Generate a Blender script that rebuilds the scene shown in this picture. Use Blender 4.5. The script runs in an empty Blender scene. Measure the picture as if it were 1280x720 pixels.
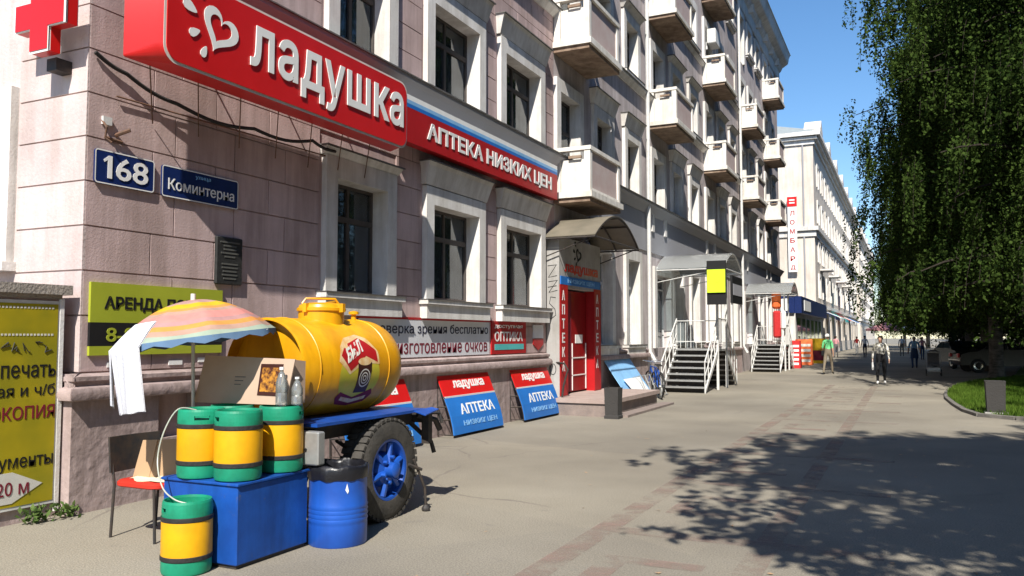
import bpy, math, random
import numpy as np
from mathutils import Vector, Matrix
random.seed(7); rng = np.random.default_rng(7)
SC = bpy.context.scene; COL = SC.collection
PI = math.pi
# ------------------------------------------------------------------ camera
cam = bpy.data.cameras.new('camera'); camo = bpy.data.objects.new('camera', cam); COL.objects.link(camo)
camo.location = (0, 0, 1.65)
camo.rotation_euler = (PI/2 + math.atan(61/1030.), 0, math.radians(25.63))
cam.sensor_width = 36; cam.lens = 36*1030/1280.; cam.clip_end = 2000; cam.clip_start = .05
SC.camera = camo
# ------------------------------------------------------------------ sky, sun, exposure
SUN = Vector((1.15, -3.6, 3.9)).normalized()
elev = math.asin(SUN.z); azim = math.atan2(SUN.x, SUN.y)
W = bpy.data.worlds.new('World'); SC.world = W; W.use_nodes = True
nt = W.node_tree; nt.nodes.clear()
o_ = nt.nodes.new('ShaderNodeOutputWorld'); b_ = nt.nodes.new('ShaderNodeBackground')
s_ = nt.nodes.new('ShaderNodeTexSky'); s_.sky_type = 'NISHITA'; s_.sun_disc = False
s_.sun_elevation = elev; s_.sun_rotation = azim; s_.air_density = 1.0; s_.dust_density = .25; s_.ozone_density = 3.0; s_.altitude = 100
h_ = nt.nodes.new('ShaderNodeHueSaturation'); h_.inputs['Saturation'].default_value = 1.18
nt.links.new(s_.outputs[0], h_.inputs['Color']); nt.links.new(h_.outputs[0], b_.inputs[0]); nt.links.new(b_.outputs[0], o_.inputs[0])
b_.inputs[1].default_value = .112
sl = bpy.data.lights.new('sun', 'SUN'); sl.energy = 5.0; sl.angle = math.radians(.53); sl.color = (1, .95, .86)
so = bpy.data.objects.new('sun', sl); COL.objects.link(so); so.location = (10, -36, 39)
so.rotation_euler = SUN.to_track_quat('Z', 'Y').to_euler()
SC.view_settings.view_transform = 'Standard'; SC.view_settings.look = 'None'; SC.view_settings.gamma = 1
SC.view_settings.exposure = .64
# ------------------------------------------------------------------ materials
MATS = {}
def mat(name, c, rough=.8, c2=None, scale=3., spec=.3, metal=0., bump=0., bscale=40., island=0., detail=6., stretch=None, dirt=None, streak=0.):
    if name in MATS: return MATS[name]
    m = bpy.data.materials.new(name); m.use_nodes = True; t = m.node_tree; n = t.nodes; l = t.links
    p = n['Principled BSDF']; p.inputs['Roughness'].default_value = rough; p.inputs['Metallic'].default_value = metal
    p.inputs['Specular IOR Level'].default_value = spec
    col = None; c = tuple(c)+(1,)
    g = n.new('ShaderNodeNewGeometry')
    if c2 is None: c2 = tuple(x*.82 for x in c[:3])
    tx = n.new('ShaderNodeTexNoise'); tx.inputs['Scale'].default_value = scale; tx.inputs['Detail'].default_value = detail; tx.inputs['Roughness'].default_value = .62
    src = g.outputs['Position']
    if stretch:
        mp = n.new('ShaderNodeMapping'); mp.inputs['Scale'].default_value = stretch; l.new(src, mp.inputs[0]); src = mp.outputs[0]
    l.new(src, tx.inputs['Vector'])
    rp = n.new('ShaderNodeValToRGB'); rp.color_ramp.elements[0].position = .36; rp.color_ramp.elements[1].position = .66
    rp.color_ramp.elements[0].color = tuple(c2)+(1,); rp.color_ramp.elements[1].color = c
    l.new(tx.outputs[0], rp.inputs[0]); out = rp.outputs[0]
    if island:
        hs = n.new('ShaderNodeHueSaturation'); mr = n.new('ShaderNodeMapRange'); mr.inputs[3].default_value = 1-island; mr.inputs[4].default_value = 1+island
        l.new(g.outputs['Random Per Island'], mr.inputs[0]); l.new(mr.outputs[0], hs.inputs['Value']); l.new(out, hs.inputs['Color']); out = hs.outputs[0]
    oi = n.new('ShaderNodeObjectInfo'); hv = n.new('ShaderNodeHueSaturation'); m2 = n.new('ShaderNodeMapRange')
    m2.inputs[3].default_value = .95; m2.inputs[4].default_value = 1.05
    l.new(oi.outputs['Random'], m2.inputs[0]); l.new(m2.outputs[0], hv.inputs['Value']); l.new(out, hv.inputs['Color']); out = hv.outputs[0]
    if dirt:
        t2 = n.new('ShaderNodeTexNoise'); t2.inputs['Scale'].default_value = dirt[1]; t2.inputs['Detail'].default_value = 9; t2.inputs['Roughness'].default_value = .7
        l.new(g.outputs['Position'], t2.inputs['Vector'])
        r2 = n.new('ShaderNodeValToRGB'); r2.color_ramp.elements[0].position = dirt[2]; r2.color_ramp.elements[1].position = dirt[2]+.12
        l.new(t2.outputs[0], r2.inputs[0]); mx = n.new('ShaderNodeMixRGB'); l.new(r2.outputs[0], mx.inputs[0]); l.new(out, mx.inputs[1]); mx.inputs[2].default_value = tuple(dirt[0])+(1,); out = mx.outputs[0]
    if streak:
        for sc_, k_ in (((5, 5, .45), 1.), ((.55, .55, .5), .8)):
            t3 = n.new('ShaderNodeTexNoise'); t3.inputs['Scale'].default_value = 1.; t3.inputs['Detail'].default_value = 7; t3.inputs['Roughness'].default_value = .65
            mp3 = n.new('ShaderNodeMapping'); mp3.inputs['Scale'].default_value = sc_; l.new(g.outputs['Position'], mp3.inputs[0]); l.new(mp3.outputs[0], t3.inputs['Vector'])
            r3 = n.new('ShaderNodeValToRGB'); r3.color_ramp.elements[0].position = .42; r3.color_ramp.elements[1].position = .62
            v_ = 1-streak*k_; r3.color_ramp.elements[1].color = (v_, v_*.985, v_*.96, 1); r3.color_ramp.elements[0].color = (1.03, 1.03, 1.03, 1)
            l.new(t3.outputs[0], r3.inputs[0]); m3 = n.new('ShaderNodeMixRGB'); m3.blend_type = 'MULTIPLY'; m3.inputs[0].default_value = 1; l.new(out, m3.inputs[1]); l.new(r3.outputs[0], m3.inputs[2]); out = m3.outputs[0]
    l.new(out, p.inputs['Base Color'])
    if bump:
        tb = n.new('ShaderNodeTexNoise'); tb.inputs['Scale'].default_value = bscale; tb.inputs['Detail'].default_value = 8
        l.new(g.outputs['Position'], tb.inputs['Vector']); bm = n.new('ShaderNodeBump'); bm.inputs['Strength'].default_value = bump; bm.inputs['Distance'].default_value = .02
        l.new(tb.outputs[0], bm.inputs['Height']); l.new(bm.outputs[0], p.inputs['Normal'])
    MATS[name] = m; return m
M = {}
M['stucco'] = mat('stucco', (.57, .43, .42), .95, (.49, .37, .36), 1.6, bump=.18, bscale=55, dirt=((.36, .30, .30), 5.3, .64), streak=.2)
M['lilac'] = mat('pale_lilac_stucco', (.56, .50, .50), .95, (.47, .42, .425), 1.4, bump=.15, bscale=50, dirt=((.38, .34, .34), 4.7, .64), streak=.2)
M['stucco2'] = mat('stucco_end', (.62, .52, .50), .95, (.54, .44, .43), 1.3, bump=.3, bscale=28, streak=.12)
M['joint'] = mat('joint', (.25, .19, .19), 1.)
M['plinth'] = mat('plinth', (.46, .36, .345), .95, (.36, .28, .27), 2.2, bump=.8, bscale=9, dirt=((.26, .22, .21), 3.1, .6), streak=.25)
M['white'] = mat('white_plaster', (.74, .725, .70), .9, (.64, .62, .60), 2.6, bump=.2, dirt=((.45, .42, .40), 6, .65), streak=.16)
M['balc'] = mat('balcony_plaster', (.78, .755, .71), .9, (.68, .65, .60), 3, bump=.15, streak=.16, dirt=((.36, .28, .2), 7, .68))
M['balcpink'] = mat('balcony_panel', (.52, .44, .42), .9, (.48, .37, .35), 3, bump=.2)
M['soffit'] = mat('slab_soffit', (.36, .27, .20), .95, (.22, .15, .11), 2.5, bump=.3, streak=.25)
M['grey'] = mat('grey_render', (.32, .32, .34), .95, (.33, .33, .36), 1.5, bump=.2)
M['zinc'] = mat('zinc_flashing', (.16, .155, .15), .6, (.10, .095, .09), 5, metal=.2)
M['frame'] = mat('window_frame', (.10, .085, .075), .6, (.07, .06, .055), 8)
M['framew'] = mat('window_frame_white', (.70, .70, .70), .5)
M['curtain'] = mat('curtain_cloth', (.74, .78, .82), .95, (.58, .62, .66), 2)
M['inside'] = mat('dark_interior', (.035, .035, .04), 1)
M['roof'] = mat('roof_metal', (.30, .33, .33), .6)
M['b2'] = mat('white_building', (.68, .62, .55), .9, (.62, .56, .50), .8, streak=.12)
M['red'] = mat('sign_red', (.62, .012, .012), .35, (.56, .01, .01), 2, spec=.5)
M['redd'] = mat('sign_dark_red', (.42, .012, .015), .45, (.36, .01, .012), 3)
M['swhite'] = mat('sign_white', (.80, .80, .78), .5, (.74, .74, .72), 6)
M['sblue'] = mat('sign_blue', (.02, .16, .52), .45, (.018, .14, .46), 3)
M['slb'] = mat('sign_light_blue', (.25, .50, .80), .45)
M['plate'] = mat('enamel_navy', (.008, .022, .115), .35, (.006, .018, .09), 8, spec=.5)
M['lime'] = mat('lime_print', (.36, .40, .03), .7, (.31, .35, .025), 2)
M['lime2'] = mat('bright_lime_print', (.62, .85, .03), .6)
M['black'] = mat('black_print', (.012, .012, .013), .6)
M['plaque'] = mat('bronze_plaque', (.05, .05, .048), .5, (.035, .035, .034), 20, metal=.3)
M['plaquet'] = mat('plaque_relief', (.11, .11, .10), .5)
M['yposter'] = mat('yellow_poster', (.42, .32, .010), .5, (.26, .23, .012), 1.6, detail=3)
M['posterw'] = mat('poster_white', (.68, .66, .60), .6)
M['maroon'] = mat('maroon_print', (.20, .012, .03), .6)
M['teal'] = mat('teal_print', (.10, .50, .50), .6)
M['bannerg'] = mat('banner_vinyl', (.66, .67, .70), .5, (.58, .59, .62), 1.8)
M['navyprint'] = mat('navy_print', (.02, .02, .05), .6)
M['yellow'] = mat('tank_paint', (.72, .36, .006), .36, (.64, .29, .005), 2.5, spec=.45, bump=.12, bscale=4, dirt=((.34, .15, .03), 7, .66), streak=.16)
M['kegy'] = mat('keg_plastic', (.72, .37, .005), .45, (.64, .31, .005), 5, spec=.35, bump=.1, bscale=12, dirt=((.36, .20, .05), 17, .66))
M['kegg'] = mat('keg_green', (.012, .27, .15), .45, (.01, .20, .11), 8, spec=.35, dirt=((.05, .16, .11), 19, .64))
M['rubber'] = mat('black_rubber', (.018, .018, .018), .7, (.03, .028, .026), 12, bump=.3)
M['tyre'] = mat('tyre_rubber', (.045, .042, .038), .85, (.075, .068, .06), 8, bump=.3)
M['blue'] = mat('blue_paint', (.012, .085, .42), .38, (.010, .065, .34), 4, spec=.5, dirt=((.10, .09, .09), 9, .67), streak=.15)
M['bluep'] = mat('blue_box_paint', (.01, .085, .40), .5, (.007, .055, .27), 2.5, bump=.15, bscale=7, dirt=((.09, .11, .16), 7, .63), streak=.2)
M['steel'] = mat('galvanised_steel', (.42, .42, .41), .45, (.34, .34, .33), 12, metal=.5)
M['dsteel'] = mat('dark_steel', (.04, .04, .042), .6, (.07, .055, .045), 14, metal=.3)
M['rust'] = mat('rusty_steel', (.18, .09, .055), .8, (.11, .07, .05), 16)
M['bag'] = mat('bin_bag', (.012, .012, .016), .34, spec=.45, bump=.5, bscale=10)
M['card'] = mat('cardboard', (.40, .26, .15), .9, (.40, .26, .15), 5)
M['cardl'] = mat('pale_cardboard', (.48, .35, .26), .85, (.43, .31, .23), 4)
M['paper'] = mat('cream_paper', (.80, .70, .50), .9)
M['seat'] = mat('red_seat', (.58, .035, .02), .5)
M['towel'] = mat('white_towel', (.66, .66, .70), .95, (.60, .60, .65), 8, bump=.3, bscale=60)
M['hose'] = mat('clear_hose', (.40, .42, .36), .3)
M['pole'] = mat('white_pole', (.72, .70, .66), .5)
for k, c in dict(u_pink=(.56, .22, .19), u_grey=(.40, .25, .19), u_yel=(.66, .36, .015), u_or=(.60, .25, .06), u_lil=(.40, .22, .21), u_blue=(.13, .22, .36), u_tq=(.30, .36, .28)).items():
    M[k] = mat(k.replace('u_', 'canvas_'), c, .9, tuple(x*.85 for x in c), 9)
M['canopy'] = mat('smoked_polycarbonate', (.19, .165, .125), .45, (.14, .125, .095), 2)
M['wmetal'] = mat('white_metal', (.66, .66, .64), .5, (.55, .54, .52), 9)
M['conc'] = mat('concrete', (.36, .32, .28), .95, (.28, .25, .22), 3, bump=.5)
M['step'] = mat('porch_tile', (.42, .33, .29), .8, (.34, .26, .23), 3)
M['urn'] = mat('dark_concrete', (.045, .042, .04), .9, (.05, .047, .045), 6, bump=.5)
M['bark'] = mat('birch_bark', (.16, .14, .12), .95, (.05, .045, .04), 4, stretch=(1, 1, 3), bump=.5)
M['bark2'] = mat('dark_branch_bark', (.045, .036, .028), .95, (.025, .02, .016), 6)
M['skin'] = mat('skin', (.50, .29, .20), .6)
M['hair'] = mat('dark_hair', (.04, .025, .018), .7)
M['hairg'] = mat('grey_hair', (.30, .27, .25), .8)
for k, c in dict(c_green=(.20, .72, .30), c_white=(.75, .74, .72), c_black=(.012, .012, .014), c_blue=(.22, .42, .68), c_denim=(.04, .07, .15), c_grey=(.14, .13, .13), c_pink=(.60, .28, .30), c_navy=(.015, .02, .05), c_khaki=(.22, .18, .13), c_red=(.5, .03, .03)).items():
    M[k] = mat(k.replace('c_', 'cloth_'), c, .95, tuple(x*.8 for x in c), 14)
M['blouse'] = mat('patterned_blouse', (.78, .75, .68), .9, (.18, .17, .13), 13, detail=1)
M['carp'] = mat('dark_car_paint', (.012, .013, .017), .25, spec=.6)
M['carw'] = mat('pale_car_paint', (.45, .45, .46), .3, spec=.5)
M['chrome'] = mat('chrome', (.6, .6, .6), .2, metal=.9)
M['orange'] = mat('orange_board', (.78, .16, .04), .6)
M['ybox'] = mat('yellow_board', (.85, .52, .01), .6)
M['kerb'] = mat('kerb_concrete', (.40, .39, .37), .9, (.33, .32, .30), 6, bump=.4)

def glass_mat(name, tint=(.09, .115, .14), transp=.72, rough=.03):
    m = bpy.data.materials.new(name); m.use_nodes = True; t = m.node_tree; n = t.nodes; l = t.links; n.clear()
    o = n.new('ShaderNodeOutputMaterial'); g = n.new('ShaderNodeBsdfGlossy'); tr = n.new('ShaderNodeBsdfTransparent'); mx = n.new('ShaderNodeMixShader'); f = n.new('ShaderNodeFresnel')
    d = n.new('ShaderNodeBsdfDiffuse'); d.inputs[0].default_value = tint+(1,); m2 = n.new('ShaderNodeMixShader'); m2.inputs[0].default_value = transp
    tr.inputs[0].default_value = (.8, .87, .9, 1)
    g.inputs['Roughness'].default_value = rough; g.inputs[0].default_value = (.9, .93, .95, 1); f.inputs[0].default_value = 1.55
    l.new(d.outputs[0], m2.inputs[1]); l.new(tr.outputs[0], m2.inputs[2])
    ad = n.new('ShaderNodeMath'); ad.operation = 'ADD'; ad.inputs[1].default_value = .04; l.new(f.outputs[0], ad.inputs[0])
    l.new(ad.outputs[0], mx.inputs[0]); l.new(m2.outputs[0], mx.inputs[1]); l.new(g.outputs[0], mx.inputs[2]); l.new(mx.outputs[0], o.inputs[0]); return m
M['glass'] = glass_mat('window_glass'); M['bottle'] = glass_mat('bottle_plastic', (.5, .5, .48), .7, .1)
M['poly'] = glass_mat('clear_polycarbonate', (.55, .55, .53), .62, .2)
M['carglass'] = glass_mat('car_glass', (.02, .02, .025), .2)

def leaf_mat(name, a, b, tl=.25):
    m = bpy.data.materials.new(name); m.use_nodes = True; t = m.node_tree; n = t.nodes; l = t.links; n.clear()
    o = n.new('ShaderNodeOutputMaterial'); d = n.new('ShaderNodeBsdfDiffuse'); tr = n.new('ShaderNodeBsdfTranslucent'); mx = n.new('ShaderNodeMixShader'); mx.inputs[0].default_value = tl
    g = n.new('ShaderNodeNewGeometry'); no = n.new('ShaderNodeTexNoise'); no.inputs['Scale'].default_value = .55; no.inputs['Detail'].default_value = 3
    l.new(g.outputs['Position'], no.inputs['Vector']); ad = n.new('ShaderNodeMath'); ad.operation = 'MULTIPLY_ADD'; ad.inputs[1].default_value = .5
    l.new(g.outputs['Random Per Island'], ad.inputs[0]); l.new(no.outputs[0], ad.inputs[2])
    r = n.new('ShaderNodeValToRGB'); r.color_ramp.elements[0].position = .45; r.color_ramp.elements[1].position = 1.
    r.color_ramp.elements[0].color = a+(1,); r.color_ramp.elements[1].color = b+(1,)
    l.new(ad.outputs[0], r.inputs[0]); l.new(r.outputs[0], d.inputs[0]); l.new(r.outputs[0], tr.inputs[0])
    l.new(d.outputs[0], mx.inputs[1]); l.new(tr.outputs[0], mx.inputs[2]); l.new(mx.outputs[0], o.inputs[0]); return m
M['leaf'] = leaf_mat('birch_leaves', (.010, .022, .006), (.068, .108, .024), .28)
M['hedge'] = leaf_mat('hedge_leaves', (.008, .016, .006), (.028, .045, .014), .1)
M['grass'] = leaf_mat('grass_blades', (.04, .085, .010), (.10, .16, .025), .2)
M['weed'] = leaf_mat('weed_leaves', (.06, .11, .03), (.14, .2, .06))

# ------------------------------------------------------------------ mesh helpers
OFF = {}
def off(o): return OFF.get(o.name, Vector((0, 0, 0))) if o else Vector((0, 0, 0))
class MB:
    def __init__(s): s.v = []; s.f = []; s.m = []; s.cur = 0; s.marks = []
    def mark(s): s.marks.append((len(s.v), len(s.f))); return s
    def mi(s, i): s.cur = i; return s
    def add(s, vs, fs):
        b = len(s.v); s.v += [tuple(v) for v in vs]
        for f in fs: s.f.append([b+i for i in f]); s.m.append(s.cur)
        return s
    def box(s, x0, x1, y0, y1, z0, z1):
        return s.add([(x, y, z) for z in (z0, z1) for y in (y0, y1) for x in (x0, x1)], [(0, 2, 3, 1), (4, 5, 7, 6), (0, 1, 5, 4), (2, 6, 7, 3), (0, 4, 6, 2), (1, 3, 7, 5)])
    def bbox(s, x0, x1, y0, y1, z0, z1, b=.01):       # chamfered box
        b = min(b, (x1-x0)/2.1, (y1-y0)/2.1, (z1-z0)/2.1)
        def ring(z, i): return [(x0+i, y0+b if i == 0 else y0+i, z), ] if 0 else [(x0+b+i, y0+i, z), (x1-b-i, y0+i, z), (x1-i, y0+b+i, z), (x1-i, y1-b-i, z), (x1-b-i, y1-i, z), (x0+b+i, y1-i, z), (x0+i, y1-b-i, z), (x0+i, y0+b+i, z)]
        return s.rings([ring(z0, b*.7), ring(z0+b, 0), ring(z1-b, 0), ring(z1, b*.7)], True, True)
    def rings(s, rs, cap0=False, cap1=False, closed=True):
        n = len(rs[0]); vs = [p for r in rs for p in r]; fs = []
        for k in range(len(rs)-1):
            for i in range(n if closed else n-1):
                j = (i+1) % n; fs.append((k*n+i, k*n+j, (k+1)*n+j, (k+1)*n+i))
        if cap0: fs.append(tuple(reversed(range(n))))
        if cap1: fs.append(tuple((len(rs)-1)*n+i for i in range(n)))
        return s.add(vs, fs)
    def tube(s, pts, r, n=8, caps=True):
        pts = [Vector(p) for p in pts]; rs = []
        rr = r if isinstance(r, (list, tuple)) else [r]*len(pts)
        up = Vector((0, 0, 1)); prev = None
        for i, p in enumerate(pts):
            d = (pts[min(i+1, len(pts)-1)]-pts[max(i-1, 0)]).normalized()
            if prev is None: a = d.cross(up if abs(d.z) < .9 else Vector((1, 0, 0))).normalized()
            else: a = (prev-d*prev.dot(d)).normalized()
            prev = a; c = d.cross(a)
            rs.append([tuple(p+a*rr[i]*math.cos(2*PI*k/n)+c*rr[i]*math.sin(2*PI*k/n)) for k in range(n)])
        return s.rings(rs, caps, caps)
    def lathe(s, prof, c=(0, 0, 0), axis='z', n=32, caps=True, sy=1.):
        rs = []
        for r, h in prof:
            ring = []
            for k in range(n):
                a = 2*PI*k/n; u, w = r*math.cos(a), r*math.sin(a)*sy
                ring.append((c[0]+u, c[1]+w, c[2]+h) if axis == 'z' else ((c[0]+w, c[1]+h, c[2]+u) if axis == 'y' else (c[0]+h, c[1]+u, c[2]+w)))
            rs.append(ring)
        return s.rings(rs, caps and prof[0][0] > 1e-5, caps and prof[-1][0] > 1e-5)
    def prism(s, pts, O, A, B, d):                   # polygon (a,b) in frame, extruded by d along A x B, front face at O
        O = Vector(O); A = Vector(A); B = Vector(B); N = A.cross(B); n = len(pts)
        f = [O+A*a+B*b for a, b in pts]; k = [p-N*d for p in f]
        return s.add(f+k, [tuple(range(n)), tuple(reversed(range(n, 2*n)))]+[(i, n+i, n+(i+1) % n, (i+1) % n) for i in range(n)])
    def split(s, name, mats, parent=None, every=8, **kw):
        """one object per connected piece"""
        p = list(range(len(s.v)))
        def find(i):
            while p[i] != i: p[i] = p[p[i]]; i = p[i]
            return i
        for f in s.f:
            a = find(f[0])
            for q in f[1:]: p[find(q)] = a
        G = {}
        for f, m in zip(s.f, s.m): G.setdefault(find(f[0]), []).append((f, m))
        out = []
        for fs in G.values():
            u = sorted({i for f, _ in fs for i in f}); ix = {i: k for k, i in enumerate(u)}; n = MB(); n.v = [s.v[i] for i in u]; n.f = [[ix[i] for i in f] for f, _ in fs]
            ms = sorted({m for _, m in fs}); ml = mats if isinstance(mats, (list, tuple)) else [mats]; n.m = [ms.index(m) for _, m in fs]
            out.append(n.build(name, [ml[k] for k in ms], parent, **kw))
        return out
    def build(s, name, mats, parent=None, smooth=False, angle=40, kind=None, label=None, loc=None, raw=False):
        me = bpy.data.meshes.new(name); o3 = Vector((0, 0, 0)) if raw else off(parent)
        me.from_pydata([(v[0]-o3.x, v[1]-o3.y, v[2]-o3.z) for v in s.v], [], s.f)
        if not isinstance(mats, (list, tuple)): mats = [mats]
        for q in mats: me.materials.append(M[q] if isinstance(q, str) else q)
        if len(mats) > 1: me.polygons.foreach_set('material_index', s.m)
        me.update()
        if smooth: me.shade_smooth(); me.set_sharp_from_angle(angle=math.radians(angle))
        return link(name, me, parent, loc, kind, label)
def link(name, me, parent=None, loc=None, kind=None, label=None):
    o = bpy.data.objects.new(name, me); COL.objects.link(o)
    if parent: o.parent = parent
    if loc is not None: o.location = loc
    OFF[o.name] = off(parent)
    if kind: o['kind'] = kind
    if label: o['label'] = label
    return o
def thing(name, label, cat, loc=(0, 0, 0), rz=0, group=None, local=False):
    o = bpy.data.objects.new(name, None); COL.objects.link(o); o.location = loc; o.rotation_euler.z = rz; o.empty_display_size = .2
    o['label'] = label; o['category'] = cat
    if group: o['group'] = group
    OFF[o.name] = Vector((0, 0, 0)) if local else Vector(loc)
    return o
def tag(o, label, cat, group=None):
    o['label'] = label; o['category'] = cat
    if group: o['group'] = group
    return o
def copy_tree(o, parent=None, **kw):
    c = o.copy(); COL.objects.link(c)
    if parent: c.parent = parent
    for k, v in kw.items(): c[k] = v
    for ch in list(o.children): copy_tree(ch, c)
    return c
X3, Y3, Z3 = Vector((1, 0, 0)), Vector((0, 1, 0)), Vector((0, 0, 1))
def rrect(w, h, r, n=5):
    p = []
    for cx, cy, a0 in ((w-r, r, -90), (w-r, h-r, 0), (r, h-r, 90), (r, r, 180)):
        for k in range(n+1):
            a = math.radians(a0+90*k/n); p.append((cx+r*math.cos(a), cy+r*math.sin(a)))
    return p
TXT = {}
def textmesh(s, bold=0., shear=0., spacing=1.):
    key = (s, bold, shear, spacing)
    if key in TXT: return TXT[key]
    cu = bpy.data.curves.new('text', 'FONT'); cu.body = s; cu.extrude = .02; cu.offset = bold; cu.shear = shear; cu.space_character = spacing; cu.resolution_u = 3; cu.space_line = .9; cu.align_x = 'CENTER'
    ob = bpy.data.objects.new('text', cu); COL.objects.link(ob); bpy.context.view_layer.update()
    me = bpy.data.meshes.new_from_object(ob.evaluated_get(bpy.context.evaluated_depsgraph_get()))
    v = [tuple(q.co) for q in me.vertices]; f = [tuple(p.vertices) for p in me.polygons]
    bpy.data.objects.remove(ob); bpy.data.curves.remove(cu); bpy.data.meshes.remove(me)
    TXT[key] = (v, f); return TXT[key]
def letter(s, O, A, B, w, h, m, parent, bold=.0, shear=0., depth=.004, spacing=1., mb=None, fn=None, label=None, name='lettering'):
    v, f = textmesh(s, bold, shear, spacing); a = np.array(v)
    lo = a.min(0); hi = a.max(0); sz = hi-lo; a = (a-lo)/np.maximum(sz, 1e-6)
    O = Vector(O); A = Vector(A); B = Vector(B); N = A.cross(B)
    if fn: vs = [fn(p[0]*w, p[1]*h, p[2]*depth) for p in a]
    else: vs = [O+A*(p[0]*w)+B*(p[1]*h)+N*(p[2]*depth) for p in a]
    if mb is not None: mb.add(vs, f); return
    return MB().add(vs, f).build(name, m, parent, label=label)

# ------------------------------------------------------------------ ground
def pavement_mat():
    m = bpy.data.materials.new('pavement_asphalt'); m.use_nodes = True; t = m.node_tree; n = t.nodes; l = t.links; p = n['Principled BSDF']; p.inputs['Roughness'].default_value = .93; p.inputs['Specular IOR Level'].default_value = .2
    g = n.new('ShaderNodeNewGeometry')
    def noise(sc, de=8, ro=.6, st=None):
        q = n.new('ShaderNodeTexNoise'); q.inputs['Scale'].default_value = sc; q.inputs['Detail'].default_value = de; q.inputs['Roughness'].default_value = ro
        if st:
            mp = n.new('ShaderNodeMapping'); mp.inputs['Scale'].default_value = st; l.new(g.outputs['Position'], mp.inputs[0]); l.new(mp.outputs[0], q.inputs['Vector'])
        else: l.new(g.outputs['Position'], q.inputs['Vector'])
        return q
    def ramp(src, stops):
        r = n.new('ShaderNodeValToRGB'); e = r.color_ramp.elements
        e[0].position, e[0].color = stops[0][0], stops[0][1]+(1,); e[1].position, e[1].color = stops[-1][0], stops[-1][1]+(1,)
        for s_ in stops[1:-1]: q = e.new(s_[0]); q.color = s_[1]+(1,)
        l.new(src, r.inputs[0]); return r.outputs[0]
    def mix(fac, a, b, mode='MIX'):
        x = n.new('ShaderNodeMixRGB'); x.blend_type = mode
        for i, q in enumerate((fac, a, b)):
            if isinstance(q, (int, float)): x.inputs[i].default_value = q
            elif isinstance(q, tuple): x.inputs[i].default_value = q+(1,)
            else: l.new(q, x.inputs[i])
        return x.outputs[0]
    c = ramp(noise(.45, 9, .6).outputs[0], [(.3, (.21, .190, .158)), (.5, (.25, .228, .188)), (.72, (.285, .262, .218))])
    c = mix(.75, c, ramp(noise(75, 3).outputs[0], [(.3, (.5, .5, .5)), (.7, (1.35, 1.35, 1.35))]), 'MULTIPLY')
    c = mix(1., c, ramp(noise(.16, 4, .5).outputs[0], [(.38, (.86, .85, .84)), (.6, (1.1, 1.09, 1.06))]), 'MULTIPLY')
    vp = n.new('ShaderNodeTexVoronoi'); vp.inputs['Scale'].default_value = .22; vp.feature = 'F1'; l.new(g.outputs['Position'], vp.inputs['Vector'])
    pg = n.new('ShaderNodeSeparateColor'); l.new(vp.outputs['Color'], pg.inputs[0])
    c = mix(1., c, ramp(pg.outputs[0], [(.0, (.93, .93, .94)), (1., (1.06, 1.05, 1.03))]), 'MULTIPLY')
    c = mix(ramp(noise(9, 6, .7).outputs[0], [(.66, (0, 0, 0)), (.72, (.6, .6, .6))]), c, (.10, .09, .08))
    c = mix(ramp(noise(3.1, 10, .72).outputs[0], [(.60, (0, 0, 0)), (.70, (.75, .75, .75))]), c, (.185, .168, .145))
    vo = n.new('ShaderNodeTexVoronoi'); vo.feature = 'DISTANCE_TO_EDGE'; vo.inputs['Scale'].default_value = .42
    nv = noise(1.3, 6); av = n.new('ShaderNodeMixRGB'); av.inputs[0].default_value = .22; l.new(g.outputs['Position'], av.inputs[1]); l.new(nv.outputs[1], av.inputs[2]); l.new(av.outputs[0], vo.inputs['Vector'])
    crack = ramp(vo.outputs['Distance'], [(.0, (.75, .75, .75)), (.003, (.7, .7, .7)), (.007, (0, 0, 0))])
    cm = n.new('ShaderNodeMath'); cm.operation = 'MULTIPLY'; l.new(crack, cm.inputs[0]); l.new(ramp(noise(.3, 2).outputs[0], [(.52, (0, 0, 0)), (.62, (.75, .75, .75))]), cm.inputs[1])
    c = mix(cm.outputs[0], c, (.12, .10, .09))
    hs = n.new('ShaderNodeHueSaturation'); hs.inputs['Saturation'].default_value = 1.0; l.new(c, hs.inputs['Color'])
    l.new(hs.outputs[0], p.inputs['Base Color'])
    bp = n.new('ShaderNodeBump'); bp.inputs['Strength'].default_value = .5; bp.inputs['Distance'].default_value = .01; l.new(noise(70, 4).outputs[0], bp.inputs['Height']); l.new(bp.outputs[0], p.inputs['Normal'])
    return m
M['pave'] = pavement_mat()
gb = MB(); gb.add([(-600, -600, 0), (600, -600, 0), (600, 900, 0), (-600, 900, 0)], [(0, 1, 2, 3)]); gb.build('pavement', 'pave', kind='structure')
M['road'] = mat('road_asphalt', (.06, .06, .062), .9, (.045, .045, .047), 2, bump=.4)
MB().add([(13, -60, .004), (25, -60, .004), (25, 500, .004), (13, 500, .004)], [(0, 1, 2, 3)]).build('road', 'road', kind='structure')
MB().box(12.8, 13, -60, 500, -.02, .13).build('kerb', 'kerb', kind='structure')
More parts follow.
